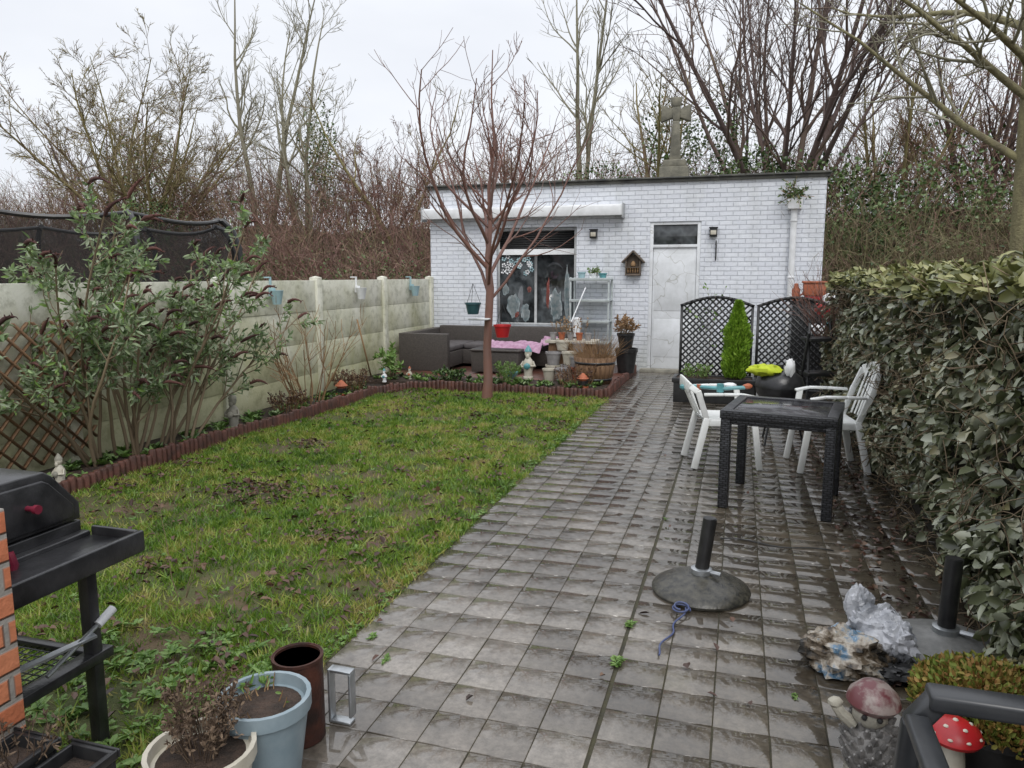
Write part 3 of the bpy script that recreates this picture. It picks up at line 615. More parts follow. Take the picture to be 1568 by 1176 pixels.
def leafmass(b,c,r,n,L,m=0):
    d=norm(rng.normal(size=(n,3)));q=rng.uniform(.5,1.08,(n,1));nz=np.array([mn.noise(Vector(v)*2.2+Vector(c)) for v in d])[:,None]
    P=np.array(c)+d*q*(1+.7*nz)*np.array(r);leaves(b,P,d+rng.normal(size=(n,3))*.7+np.array([0,0,-.4]),L*rng.uniform(.6,1.3,n),L*.75*rng.uniform(.7,1.2,n),m)
for c,r,n in[((2.6,17.5,1.6),(1.5,1.2,1.9),3200),((4.6,18.5,2.2),(1.6,1.3,2.1),3200),((2.0,18.8,3.2),(1.3,1,1.1),2000),((6.8,18,2.0),(1.6,1.4,1.9),2600),((8.8,17.5,2.0),(1.6,1.4,1.9),2000),((.2,19.5,3.9),(1.2,1,.8),1500),((3.3,16.2,.9),(1.6,.8,1.2),2000),((5.4,16,.9),(1.6,.8,1.3),2000)]:
    leafmass(b,c,r,n,.10)
b.build('ivy_scrub',[m_ivy])
b=B()
for c,r,n in[((-8.6,16.6,1.3),(.8,.6,.7),900),((-12,17.5,1.6),(1.2,.6,.5),500),((-7.3,15.8,.9),(.7,.5,.8),700),((-16.5,18.5,3.2),(.8,.6,.7),500),((-3.5,20,4.1),(1.2,.8,.5),500),((-13,22,4.8),(.4,.4,1.8),700),((-12.6,21,5.4),(.5,.5,1.3),600),((-1.8,20.5,5.0),(.8,.7,1.1),900),((-.6,20.5,5.3),(.6,.6,.9),500),((-18.5,20,4.5),(1.5,1.2,1.6),900)]:
    leafmass(b,c,r,n,.08)
b.build('ivy_patches',[m_ivy])
brush('dry_climber_tangle',1700,(1.4,11),(14.2,18),3.0,[m_brush2],sub=9,up=-.06,r=.008)
b=B()
for k in range(9): b.cyl((1.5+k*.9,12.6,-.1),(1.5+k*.9,12.6,1.55),.02,n=6)
b.cyl((1.3,12.6,1.55),(9,12.6,1.55),.018,n=6);b.build('neighbour_wire_fence',[m_galv])

# ---------------- trampoline
T0=empty('trampoline');cx,cy,r=-9.5,9.0,2.1
b=B();n=64;zt=2.42
sag=lambda i:.09*abs(math.sin(4*2*PI*i/n-1.2))*-1+.04
ring=[(cx+r*math.cos(2*PI*i/n),cy+r*math.sin(2*PI*i/n),zt+sag(i)) for i in range(n+1)]
b.tube(ring,.03,8)
for zz in(.9,):
    b.tube([(cx+(r+.1)*math.cos(2*PI*i/n),cy+(r+.1)*math.sin(2*PI*i/n),zz) for i in range(n+1)],.04,8)
for i in range(8):
    a=2*PI*i/8+.3;f=lambda q,z:(cx+q*math.cos(a),cy+q*math.sin(a),z)
    b.tube([f(r+.24,0),f(r+.28,1.0),f(r+.3,1.7),f(r+.28,2.05),f(r+.2,2.3),f(r+.06,2.45),f(r-.05,2.47)],.04,8)
b.build('frame',[m_dark],smooth=True,parent=T0)
b=B();V=[];F=[]
for z in(.9,1.4,1.9,2.2,zt):
    q=r-.04*math.sin((z-.9)/1.5*PI)
    for i in range(n): V.append((cx+q*math.cos(2*PI*i/n),cy+q*math.sin(2*PI*i/n),z+(sag(i) if z==zt else 0)))
for k in range(4):
    for i in range(n): F.append((k*n+i,k*n+(i+1)%n,(k+1)*n+(i+1)%n,(k+1)*n+i))
b.add(V,F);b.build('net',[m_net],smooth=True,parent=T0)

# ---------------- hedge
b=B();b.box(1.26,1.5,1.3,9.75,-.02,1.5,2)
n=25000;y=rng.uniform(1.2,9.85,n);z=rng.uniform(.06,1.66,n)
bl=np.array([mn.noise(Vector((a*1.7,c*1.9,0)))+.8*mn.noise(Vector((a*5,c*5,4)))+.5*mn.noise(Vector((a*13,c*13,4))) for a,c in zip(y,z)])
x=1.15-.17*bl+np.abs(rng.normal(0,.04,n))+.1*np.clip((.35-z)/.35,0,1)
keep=(rng.uniform(0,1,n)<np.clip(.4+z*1.6,0,1))&(rng.uniform(0,1,n)<np.clip(.75+bl*1.6,.12,1));x,y,z=x[keep],y[keep],z[keep];n=len(x)
leaves(b,np.stack([x,y,z],1),np.stack([rng.uniform(-1,.1,n),rng.normal(0,.7,n),rng.uniform(-1.2,.1,n)],1),rng.uniform(.04,.1,n),rng.uniform(.03,.062,n),0,.25,flat=(.75,(-1,0,.35)))
n=8000;y=rng.uniform(1.2,9.85,n);x=rng.uniform(1.02,1.62,n);z=1.6+.12*np.array([mn.noise(Vector((a*1.5,c*3,9)))+.5*mn.noise(Vector((a*5,c*5,9))) for a,c in zip(y,x)])-.25*np.clip(np.abs(x-1.33)-.15,0,1)+rng.uniform(-.02,.06,n)
leaves(b,np.stack([x,y,z],1),np.stack([rng.normal(0,.6,n)-.2,rng.normal(0,.6,n),rng.uniform(-.3,.8,n)],1),rng.uniform(.045,.095,n),rng.uniform(.03,.05,n),1,.2,flat=(.7,(-.3,-.2,1)))
n=3500;y=rng.uniform(1.2,9.85,n);leaves(b,np.stack([rng.uniform(1.52,1.62,n),y,rng.uniform(0,1.6,n)],1),np.stack([rng.uniform(.1,.9,n),rng.normal(0,.45,n),rng.uniform(-1.2,-.25,n)],1),.08,.055,0)
n=1200;xx=rng.uniform(1.02,1.5,n);leaves(b,np.stack([xx,np.full(n,9.8)+rng.uniform(0,.1,n),rng.uniform(0.1,1.6,n)],1),np.stack([rng.normal(0,.5,n),rng.uniform(.1,.9,n),rng.uniform(-1.2,-.25,n)],1),.07,.045,0)
nn=1800;p=np.stack([rng.uniform(1.08,1.25,nn),rng.uniform(1.3,9.8,nn),rng.uniform(0,1.6,nn)],1);P=paths(p,rng.normal(size=(nn,3))+np.array([-.4,0,.2]),rng.uniform(.12,.32,nn),5,0,.3);tubes(b,P,np.full((nn,5),.0028),3,3)
b.build('ivy_hedge',[m_hedge,m_hedgetop,m_core,m_stem])
clump('red_twig_shrub',1.15,9.6,.9,70,.85,[m_barkR],sp=.7,r=.004,sub=5,rad=.25)

# ---------------- table
b=B();b.M=xf(.35,5.69,0,rz=math.radians(-10));s=.385;h=.71
for sx in(-1,1):
    for sy in(-1,1): b.box(sx*(s-.04)-.034,sx*(s-.04)+.034,sy*(s-.04)-.034,sy*(s-.04)+.034,.0,h-.06)
b.box(-s,s,-s,-s+.075,h-.06,h);b.box(-s,s,s-.075,s,h-.06,h);b.box(-s,-s+.075,-s+.075,s-.075,h-.06,h);b.box(s-.075,s,-s+.075,s-.075,h-.06,h)
b.box(-s+.075,s-.075,-s+.075,s-.075,h-.02,h-.004,1)
for sy in(-1,1): b.box(-s+.07,s-.07,sy*(s-.03)-.015,sy*(s-.03)+.015,h-.1,h-.06)
m_tabletop=M('wet_glass_top',(.03,.03,.035),(.06,.06,.065),8,.1)
b.build('rattan_garden_table',[m_rattanblk,m_tabletop],bevel=.006)

def plastic_chair(name,x,y,rz,mats,back=.88,s=1.):
    b=B();b.M=xf(x,y,0,rz=rz,s=s)
    V=[];F=[];n=9
    for i in range(n):
        for j in range(n):
            u=i/(n-1)-.5;v=j/(n-1)-.5;V.append((u*.46*(1-.08*(v<0)),v*.44,.43-.025*(1-(2*u)**2)*(1-(2*v)**2)+(-.03 if v>.45 else 0)))
    for i in range(n-1):
        for j in range(n-1): a=i*n+j;F.append((a,a+n,a+n+1,a+1))
    b.add(V,F);V2=[(p[0],p[1],p[2]-.02) for p in V];b.add(V2,[f[::-1] for f in F])
    b.box(-.235,.235,.2,.225,.36,.43);b.box(-.235,-.215,-.22,.2,.37,.43);b.box(.215,.235,-.22,.2,.37,.43)
    for sx in(-1,1):
        b.beam((sx*.27,.25,0),(sx*.25,.19,.44),.05,.04,up=(1,0,0));b.beam((sx*.25,.19,.44),(sx*.27,.16,.64),.05,.035,up=(1,0,0))
        b.beam((sx*.24,-.3,0),(sx*.22,-.2,.44),.055,.04,up=(1,0,0))
        pts=[(sx*.27,.2,.63),(sx*.285,.08,.655),(sx*.28,-.08,.655),(sx*.26,-.24,.65)]
        for p,q in zip(pts[:-1],pts[1:]): b.beam(p,q,.055,.022)
        b.beam((sx*.22,-.2,.42),(sx*.25,-.29,.68),.05,.025,up=(1,0,0));b.beam((sx*.25,-.29,.67),(sx*.2,-.345,back-.03),.05,.025,up=(1,0,0))
    m=13;pr=None
    for i in range(m):
        u=i/(m-1)*2-1;top=(u*.2,-.345-.04*(1-u*u),back-.05*u*u);lo=(u*.2,-.23-.03*(1-u*u),.46)
        if i%2==0 and abs(u)<.95: b.beam(lo,top,.038,.012,up=(0,1,0))
        if pr: b.beam(pr,top,.018,.09)
        pr=top
    return b.build(name,mats,bevel=.006)
m_whiteplastic=M('white_plastic',(.8,.81,.8),(.68,.69,.66),5,.3)
plastic_chair('white_plastic_chair',.76,6.85,PI/2+.15,[m_whiteplastic])
plastic_chair('white_plastic_chair',-.08,6.75,-PI/2+.25,[m_whiteplastic],back=.74)
b=B();b.tube([(-.42,6.6,.70),(-.3,6.55,.70),(-.1,6.5,.7),(.08,6.55,.71)],.016,8,0);b.blob((-.42,6.6,.69),(.045,.05,.03),.2,2,0,10);b.cyl((-.12,6.5,.67),(-.12,6.5,.74),.03,n=8,m=0);b.cyl((-.3,6.55,.66),(-.3,6.55,.72),.02,n=8,m=1);b.blob((.1,6.56,.72),(.04,.03,.025),.2,2,1,10);b.blob((-.05,6.6,.72),(.06,.05,.02),.2,2,2,10)
b.build('toy_water_gun',[m_teal,m_terra2,m_white],smooth=True)
b=B();gx,gy=.42,7.75
b.lathe([(.02,.38),(.16,.42),(.22,.5),(.23,.56)],(gx,gy,0),20,0);b.lathe([(.235,.56),(.235,.58),(.21,.66),(.13,.72),(.02,.74)],(gx,gy,0),20,0);b.cyl((gx,gy,.74),(gx,gy,.78),.03,n=8)
for a in(0,2.1,4.2): b.cyl((gx+.12*math.cos(a),gy+.12*math.sin(a),.43),(gx+.25*math.cos(a),gy+.25*math.sin(a),0),.012,n=6)
b.build('kettle_barbecue',[m_black],smooth=True)
b=B();b.blob((.27,7.66,.73),(.14,.09,.05),.5,2.4,0,22,3,True);b.blob((.5,7.6,.77),(.045,.04,.08),.35,2.4,1,16,4,True);b.build('high_visibility_vest',[M('hi_vis_yellow',(.5,.6,.02),(.35,.4,.02),10,.7),m_white],smooth=True)

# ---------------- lattice screens
def screen(x0,x1,y0,y1,name):
    b=B();L=math.hypot(x1-x0,y1-y0);b.M=xf(x0,y0,0,rz=math.atan2(y1-y0,x1-x0))
    top=lambda x:1.24+.12*math.sin(PI*x/L)
    b.box(0,.035,-.02,.02,0,1.26);b.box(L-.035,L,-.02,.02,0,1.26);b.box(.035,L-.035,-.018,.018,.12,.16)
    pr=None
    for i in range(15):
        x=L*i/14;q=(x,0,top(x))
        if pr: b.beam(pr,q,.04,.04)
        pr=q
    for k in range(-22,24):
        for sg in(1,-1):
            xs=np.linspace(.03,L-.03,60);zs=sg*(xs)+k*.085+.02;ok=[(x,z) for x,z in zip(xs,zs) if .15<=z<=top(x)]
            if len(ok)>2: yo=.005*sg;b.beam((ok[0][0],yo,ok[0][1]),(ok[-1][0],yo,ok[-1][1]),.022,.008,up=(0,1,0))
    return b.build(name,[m_dark])
screen(-.76,.2,10.5,10.5,'black_lattice_screen');screen(.24,1.2,10.5,10.4,'black_lattice_screen')
b=B();b.box(-.78,.24,9.9,10.3,0,.3,0);b.box(-.8,.26,9.88,9.93,.26,.32,0);b.box(-.8,.26,10.27,10.32,.26,.32,0);b.box(-.8,-.75,9.93,10.27,.26,.32,0);b.box(.21,.26,9.93,10.27,.26,.32,0);b.box(-.75,.21,9.93,10.27,.3,.305,1)
b.build('black_planter_trough',[m_dark,m_soil],bevel=.008)
b=B();n=5200;t=rng.uniform(0,1,n);a=rng.uniform(0,2*PI,n);lump=np.array([mn.noise(Vector((math.cos(q)*1.6,math.sin(q)*1.6,w*4))) for q,w in zip(a,t)])
rad=.17*np.sin(PI*np.clip(.18+t*.82,0,1))**.75*(1-t*.4)*rng.uniform(.75,1.05,n)*(1+.5*lump)
p=np.stack([.0+rad*np.cos(a),10.08+rad*np.sin(a),.32+t*.97],1);leaves(b,p,np.stack([np.cos(a)*.5,np.sin(a)*.5,np.ones(n)],1)+rng.normal(size=(n,3))*.3,.07,.022,0)
b.cyl((0,10.08,.3),(0,10.08,1.1),.03,.01,8,1);b.lathe([(.05,.35),(.1,.5),(.09,.9),(.02,1.15)],(0,10.08,0),10,2);b.build('dwarf_conifer',[m_conif,m_stem,m_core])
clump('trough_plant',-.5,10.08,.3,30,.2,[m_stem,m_weed],(8,.05,.02),rad=.15);clump('rose_stems',-.35,10.7,.0,6,1.5,[m_stem,m_weed],(3,.05,.03),rad=.1,sp=.2,sub=3)
b=B();b.box(.75,1.3,11.6,12.2,0,1.25,0);b.box(.72,1.33,11.57,12.23,1.25,1.29,0);b.box(.9,1.2,11.7,11.9,1.36,1.54,1);b.box(.88,1.22,11.68,11.92,1.54,1.57,1);b.box(.92,1.18,11.72,11.88,1.29,1.36,2)
b.build('storage_cabinet',[m_dark,m_terra2,m_red],bevel=.006)
b=B();b.lathe([(.05,0),(.06,.15),(.03,.2),(.03,.24),(.0,.25)],(.8,11.8,1.29),12);b.tube([(.85,11.8,1.35),(.93,11.75,1.42),(.96,11.75,1.5)],.012,6);b.build('red_watering_can',[m_terra2],smooth=True)
b=B();
for k,(x,y,z,mm) in enumerate([(1.12,11.0,1.2,0),(1.25,10.9,1.0,1),(1.05,10.9,.9,2),(1.2,11.0,1.3,2)]): b.blob((x,y,z),(.12,.1,.1),.35,2,mm,14,k,True)
b.box(.95,1.35,10.8,11.15,0,.85,3);b.build('pile_of_toys',[m_red,m_teal,m_white,m_dark],smooth=True)
b=B();b.M=xf(.95,9.3,0,rz=.3)
for z in(.15,.5,.9): b.box(-.2,.2,-.15,.15,z,z+.04)
b.beam((-.2,-.15,0),(-.12,.1,1.1),.03,.03);b.beam((.2,-.15,0),(.12,.1,1.1),.03,.03);b.beam((-.2,.2,0),(-.2,-.1,1.0),.03,.03);b.beam((.2,.2,0),(.2,-.1,1.0),.03,.03)
b.build('folded_black_chair',[m_dark],bevel=.005)

# ---------------- sofa set
S=empty('rattan_corner_sofa');z0=.08
b=B();b.box(-5.42,-4.55,11.35,11.47,z0,z0+.62);b.box(-5.42,-5.28,11.47,12.95,z0,z0+.62);b.box(-5.28,-2.75,12.8,12.95,z0,z0+.66);b.box(-2.87,-2.72,12.1,12.8,z0,z0+.62)
b.box(-5.28,-4.57,11.47,12.8,z0+.05,z0+.3);b.box(-4.57,-2.87,12.12,12.8,z0+.05,z0+.3);b.build('frame',[m_rattan],bevel=.01,parent=S)
b=B();b.box(-5.27,-4.58,11.49,12.78,z0+.305,z0+.4);b.box(-4.56,-3.75,12.13,12.78,z0+.305,z0+.4);b.box(-3.73,-2.9,12.13,12.78,z0+.305,z0+.4);b.build('cushions',[m_cush],bevel=.03,parent=S)
b=B();b.box(-4.1,-3.3,11.25,11.75,z0+.03,z0+.36);b.box(-4.12,-3.28,11.23,11.77,z0+.36,z0+.4);b.build('rattan_ottoman',[m_rattan],bevel=.015)
def cloth(name,x0,x1,y0,y1,z,mm,seed,hang=.1):
    b=B();n=34;V=[];F=[]
    for i in range(n):
        for j in range(n):
            u=i/(n-1);v=j/(n-1);q=Vector((u*3+seed,v*3,seed));w=.05*mn.noise(q*1.5)+.03*abs(mn.noise(q*3))
            V.append((x0+(x1-x0)*u+.08*mn.noise(q),y0+(y1-y0)*v+.08*mn.noise(q+Vector((5,5,5))),z+w+.03-hang*max(0,.25-v)*4))
    for i in range(n-1):
        for j in range(n-1): a=i*n+j;F.append((a,a+n,a+n+1,a+1))
    b.add(V,F);b.build(name,[mm],smooth=True,ang=180)
cloth('pink_blanket',-4.0,-3.05,11.5,12.1,.5,m_pink,1.3);cloth('pink_blanket',-3.2,-2.75,12.0,12.6,.55,m_pink,4.3)
b=B();b.blob((-4.05,12.2,.5),(.13,.12,.02),.1,2,0,14);b.build('red_frisbee',[m_red],smooth=True)

# ---------------- terrace objects
b=B()
for x in(-2.78,-2.12):
    for y in(12.65,12.98): b.beam((x,y,.08),(x,y,1.62),.03,.03)
for z in(.5,.86,1.22,1.58):
    b.box(-2.8,-2.1,12.63,13.0,z,z+.012);b.box(-2.8,-2.1,12.62,12.635,z-.02,z+.03)
b.build('metal_shelf_rack',[m_galv2],bevel=.002)
b=B();
for x,h,mm in((-2.62,.12,0),(-2.4,.09,1),(-2.25,.1,2)): pot(b,x,12.8,1.592,.07,.05,h,mm,3)
b.blob((-2.45,12.8,1.62),(.05,.05,.035),.3,2,1,10);b.build('shelf_pots',[m_tealpale,m_white,m_teal,m_soil],smooth=True)
clump('shelf_plant',-2.4,12.8,1.65,25,.14,[m_stem,m_weed],(5,.04,.02))
b=B();bx,by=-1.98,10.72;n=20
for i in range(n):
    a=2*PI*i/n;b.M=xf(bx,by,.08,rz=a);w=.092
    b.add([(.235,-w/2*.86,0),(.235,w/2*.86,0),(.31,w/2,.4),(.31,-w/2,.4),(.21,-w/2*.86,0),(.21,w/2*.86,0),(.285,w/2,.4),(.285,-w/2,.4)],[(0,1,2,3),(7,6,5,4),(0,4,5,1),(1,5,6,2),(2,6,7,3),(3,7,4,0)],0)
b.M=None
for z,rr in((.06,.252),(.3,.298)): b.lathe([(rr,z),(rr+.006,z+.035),(rr-.02,z+.035),(rr-.02,z)],(bx,by,.08),28,1)
b.lathe([(.28,.34),(.1,.37),(.001,.37)],(bx,by,.08),20,2);b.build('half_barrel_planter',[m_wood,m_black,m_soil])
clump('ornamental_grass',bx,by,.42,220,.42,[m_dry],sp=.9,r=.003,up=-.03,rad=.24)
b=B();pot(b,-1.72,12.1,.08,.18,.13,.4,0,1);pot(b,-1.74,12.15,.46,.14,.1,.26,0,1);b.build('black_plant_pot',[m_dark,m_soil],smooth=True)
clump('potted_dry_plant',-1.74,12.15,.68,30,.3,[m_stem,m_dry],(6,.06,.03),sub=2,sp=.8)
b=B()
for k,(x,y,z,rr,h,mm) in enumerate([(-2.72,11.2,.08,.12,.2,0),(-2.72,11.2,.28,.12,.2,2),(-2.45,11.1,.08,.12,.22,2),(-2.45,11.1,.3,.11,.2,0),(-2.5,10.8,.08,.1,.2,2),(-2.7,10.85,.08,.1,.18,0),(-2.3,11.0,.08,.09,.2,3),(-2.33,11.0,.28,.08,.16,2),(-2.6,11.3,.5,.11,.15,0),(-2.35,11.3,.48,.1,.15,2)]): pot(b,x,y,z,rr,rr*.72,h,mm,1)
b.box(-2.85,-2.15,11.4,11.75,.08,.6,4);b.box(-2.9,-2.1,11.35,11.8,.6,.64,0)
for x,mm in((-2.8,2),(-2.66,3),(-2.52,2),(-2.38,3),(-2.24,2)): pot(b,x,11.5,.64,.055,.04,.12,mm,1,rim=.006)
b.build('stacked_flower_pots',[m_creampot,m_soil,m_greypot,m_terra2,m_wood],smooth=True)
clump('pot_seedlings',-2.55,11.5,.75,30,.25,[m_stem,m_dry],(4,.04,.02),rad=.3,sp=.3)
b=B();b.lathe([(.07,0),(.07,.3),(.02,.32)],(-2.55,12.1,.65),10,0);b.cyl((-2.6,11.9,.9),(-2.45,12.3,1.45),.01,n=6,m=0);b.build('white_bottle',[m_white],smooth=True)
def statue(name,x,y,z,s,mats):
    b=B();b.M=xf(x,y,z,s=s)
    b.lathe([(.16,0),(.16,.08),(.13,.1),(.13,.25),(.17,.4),(.15,.55),(.08,.66),(.06,.7)],(0,0,0),14,0);b.blob((0,0,.8),(.11,.11,.13),.08,2,0,14)
    b.lathe([(.12,0),(.1,.06),(.05,.14),(.0,.2)],(0,0,.86),12,1);b.tube([(-.14,0,.55),(-.22,-.05,.42),(-.12,-.14,.38)],.04,8,0);b.tube([(.14,0,.55),(.22,-.05,.42),(.1,-.14,.42)],.04,8,0);b.blob((0,-.15,.42),(.1,.07,.1),.15,2,1,10)
    b.blob((0,-.09,.72),(.06,.04,.08),.1,2,0,10)
    return b.build(name,mats,smooth=True)
statue('garden_gnome',-3.03,10.85,.08,.5,[m_creampot,m_teal]);statue('stone_statue',-5.1,6.6,.03,.38,[m_stone,m_stone]);statue('cherub_ornament',-4.98,4.35,.03,.25,[m_creampot,m_stone])
statue('small_gnome',-5.0,9.95,.08,.2,[m_white,m_teal]);statue('small_gnome',-4.75,10.3,.08,.2,[m_creampot,m_terra2])
b=B();b.lathe([(.06,0),(.13,.08),(.14,.12),(.12,.12),(.0,.06)],(-3.3,10.75,.08),16);b.build('teal_bowl',[m_teal],smooth=True)
def lantern(x,y,z):
    b=B();b.lathe([(.08,0),(.08,.02),(.05,.04),(.06,.12),(.09,.13),(.02,.2),(0,.21)],(x,y,z),12,0);b.lathe([(.075,.0),(.075,.06)],(x,y,z+.04),8,1);b.build('terracotta_lantern',[m_terra2,m_dark],smooth=True)
lantern(-5.12,8.9,.04);lantern(-2.05,10.2,.09)
b=B();b.cyl((-5.4,10.3,.1),(-5.45,10.0,1.0),.012,n=6);b.build('garden_cane',[m_dry])

# ---------------- parasol bases
def pbase(name,x,y,r,hh,tilt,mats):
    b=B();b.lathe([(r*1.0,0),(r*1.02,.015),(r*.98,.03),(r*.8,.055),(r*.45,.085),(r*.2,.1),(.05,.105)],(x,y,0),40,0)
    b.lathe([(.055,.1),(.055,.125),(.042,.13)],(x,y,0),16,2);b.tube([(x,y,.1),(x+tilt,y,.1+hh)],.036,16,1);b.tube([(x+tilt*.999,y,.1+hh*.999),(x+tilt,y,.1+hh+.002)],.03,16,1)
    b.cyl((x+.05,y-.02,.115),(x+.1,y-.04,.115),.012,n=8,m=2);b.build(name,mats,smooth=True)
m_pb=M('speckled_black_concrete',(.02,.02,.018),(.07,.065,.05),30,.25,.3,80)
pbase('parasol_base',-.13,3.87,.25,.3,.035,[m_pb,m_dark,m_galv])
pbase('parasol_base',.93,3.5,.28,.34,.01,[M('grey_granite',(.13,.13,.125),(.2,.2,.19),30,.45,.2,60),m_dark,m_galv])
b=B();pts=[];
for k in range(26):
    t=k/25;pts.append((-.19-.09*t+.012*math.sin(t*14),3.6-.5*t+.01*math.cos(t*11),.01+.004*math.sin(t*9)))
b.tube(pts,.0045,6);b.tube([(-.21+.045*math.cos(a)*(1-.03*a),3.58+.05*math.sin(a),.014+.002*a) for a in np.linspace(0,11,30)],.0045,6)
b.build('blue_rope',[M('blue_rope',(.05,.07,.18),(.1,.12,.2),20,.8)],smooth=True)
b=B();b.tube([(-.05+.06*k,4.7+.03*math.sin(k*.8)-.004*k,.008) for k in range(12)],.004,6);b.build('garden_wire',[m_dark])

# ---------------- bottom-right objects
def bagmat():
    m,nt,bs=newmat('printed_plastic_bag');c=ramp(nt,noise(nt,8,5),[(.02,.018,.015),(.12,.09,.06),(.4,.36,.3),(.07,.17,.28),(.5,.5,.48)],[.38,.45,.52,.6,.66])
    nt.links.new(c,bs.inputs['Base Color']);bs.inputs['Roughness'].default_value=.25;bump(nt,bs,noise(nt,16,5),.7,.02);return m
def crumple(b,c,r,seed,m=0,n=46,amp=.32):
    V=[];F=[];h=n//2;rs=np.random.default_rng(seed)
    pts=norm(rs.normal(size=(60,3)));off=rs.uniform(.78,1.22,60)
    for i in range(h+1):
        th=PI*i/h
        for j in range(n):
            a=2*PI*j/n;d=np.array([math.sin(th)*math.cos(a),math.sin(th)*math.sin(a),math.cos(th)])
            dots=pts@d;k=np.min(off/np.maximum(dots,.05))
            idx=np.argsort(-dots)[:2];cr=abs(dots[idx[0]]-dots[idx[1]])
            k=min(k,1.3)*(1-amp*math.exp(-cr*cr*900))*(1+.12*mn.noise(Vector(d*5)+Vector((seed,0,0))))
            V.append((c[0]+d[0]*r[0]*k,c[1]+d[1]*r[1]*k,max(.004,c[2]+d[2]*r[2]*k)))
    for i in range(h):
        for j in range(n):
            k=(j+1)%n;F.append((i*n+j,(i+1)*n+j,(i+1)*n+k,i*n+k))
    b.add(V,F,m)
b=B();crumple(b,(.49,3.22,.08),(.21,.15,.115),6,amp=.2);b.build('printed_compost_bag',[bagmat()],smooth=True,ang=25)
b=B();crumple(b,(.63,3.38,.12),(.15,.12,.12),9,amp=.2);crumple(b,(.56,3.42,.2),(.065,.05,.11),5,n=34,amp=.2);crumple(b,(.71,3.3,.12),(.08,.08,.1),8,n=34,amp=.2);crumple(b,(.67,3.2,.03),(.17,.1,.04),12,1)
m_bag=M('grey_plastic_bag',(.5,.51,.54),(.17,.18,.2),7,.16,.5,14,bdist=.03,lo=.42,hi=.6);b.build('grey_plastic_sack',[m_bag,m_dark],smooth=True,ang=25)
b=B();pot(b,.87,2.68,0,.22,.17,.22,0,1);b.build('sedum_pot',[m_dark,m_soil],smooth=True)
b=B();n=7000;q=rng.uniform(0,1,n)**.5*.24;a=rng.uniform(0,2*PI,n);p=np.stack([.87+q*np.cos(a),2.68+q*np.sin(a),.2+.08*np.sqrt(np.clip(1-(q/.26)**2,0,1))+.02*rng.normal(size=n)],1)
leaves(b,p,np.stack([np.cos(a)*.5,np.sin(a)*.5,np.ones(n)*.8],1)+rng.normal(size=(n,3))*.5,.025,.014,0);b.build('sedum_plant',[m_sedum])
b=B();hx,hy=.475,2.5
b.blob((hx,hy,.12),(.082,.08,.12),.05,2,0,20)
for k in range(130):
    a=k*2.39996;zz=1-2*(k+.5)/130;q=math.sqrt(1-zz*zz);c=np.array([hx+.08*q*math.cos(a),hy+.078*q*math.sin(a),.12+.118*zz]);o=np.array([q*math.cos(a),q*math.sin(a),0])
    b.cyl(c-o*.01-np.array([0,0,.006]),c+o*.018+np.array([0,0,.024]),.017,.004,5,0)
b.blob((hx-.01,hy-.02,.24),(.055,.05,.045),.05,2,2,14);b.lathe([(.0,.0),(.07,-.005),(.083,.014),(.075,.042),(.045,.072),(.0,.085)],(hx,hy,.262),24,1)
b.tube([(hx-.06,hy-.02,.2),(hx-.1,hy-.03,.235),(hx-.115,hy-.03,.26)],[.022,.018,.018],8,2);b.blob((hx-.118,hy-.03,.27),(.024,.02,.018),.1,2,2,10);b.cyl((hx+.06,hy,.0),(hx+.06,hy,.06),.03,n=8,m=2);b.cyl((hx-.05,hy-.02,.0),(hx-.05,hy-.02,.05),.03,n=8,m=2)
b.blob((hx-.035,hy-.065,.25),(.01,.009,.01),0,2,3,8);b.blob((hx+.01,hy-.07,.25),(.01,.009,.01),0,2,3,8)
b.build('hedgehog_mushroom_figurine',[M('grey_resin',(.07,.068,.065),(.25,.24,.23),20,.4,.3),M('brownred_cap',(.12,.035,.04),(.28,.23,.21),16,.35,lo=.45,hi=.6),m_stone,m_dark],smooth=True)
def mushroom(x,y,s):
    b=B();b.M=xf(x,y,0,s=s);b.lathe([(.05,0),(.04,.14),(.03,.25)],(0,0,0),14,1);b.lathe([(.03,.235),(.078,.232),(.085,.245),(.074,.27),(.04,.292),(.0,.298)],(0,0,0),24,0)
    for q,k0,z in((.0,1,.297),(.045,5,.287),(.074,9,.262)):
        for k in range(k0):
            a=k*2*PI/k0+q*30;b.blob((q*math.cos(a),q*math.sin(a),z),(.009,.009,.005),0,2,1,8)
    b.build('toadstool_ornament',[m_red,m_creampot],smooth=True)
mushroom(.70,2.45,.95);mushroom(.37,2.33,.32)
b=B();b.beam((.42,1.86,.0),(.43,1.85,.45),.05,.04);b.beam((.43,1.85,.45),(.44,1.85,.60),.05,.04);b.beam((.435,1.85,.585),(.49,1.85,.665),.05,.05,up=(0,1,0))
b.beam((.465,1.85,.665),(.93,1.85,.665),.07,.045);b.beam((.92,1.85,.0),(.92,1.85,.645),.05,.04)
b.beam((.46,1.85,.45),(.9,1.85,.45),.02,.06);b.box(.44,.92,1.3,1.78,.38,.41);b.beam((.44,1.34,0),(.44,1.34,.62),.05,.04);b.beam((.92,1.3,0),(.92,1.3,.62),.05,.04);b.beam((.44,1.82,.62),(.43,1.32,.63),.055,.03)
b.beam((.92,1.8,.655),(.92,1.3,.63),.055,.03)
b.build('black_plastic_armchair',[M('wet_grey_black_plastic',(.018,.02,.023),(.035,.037,.04),8,.3)],bevel=.014)

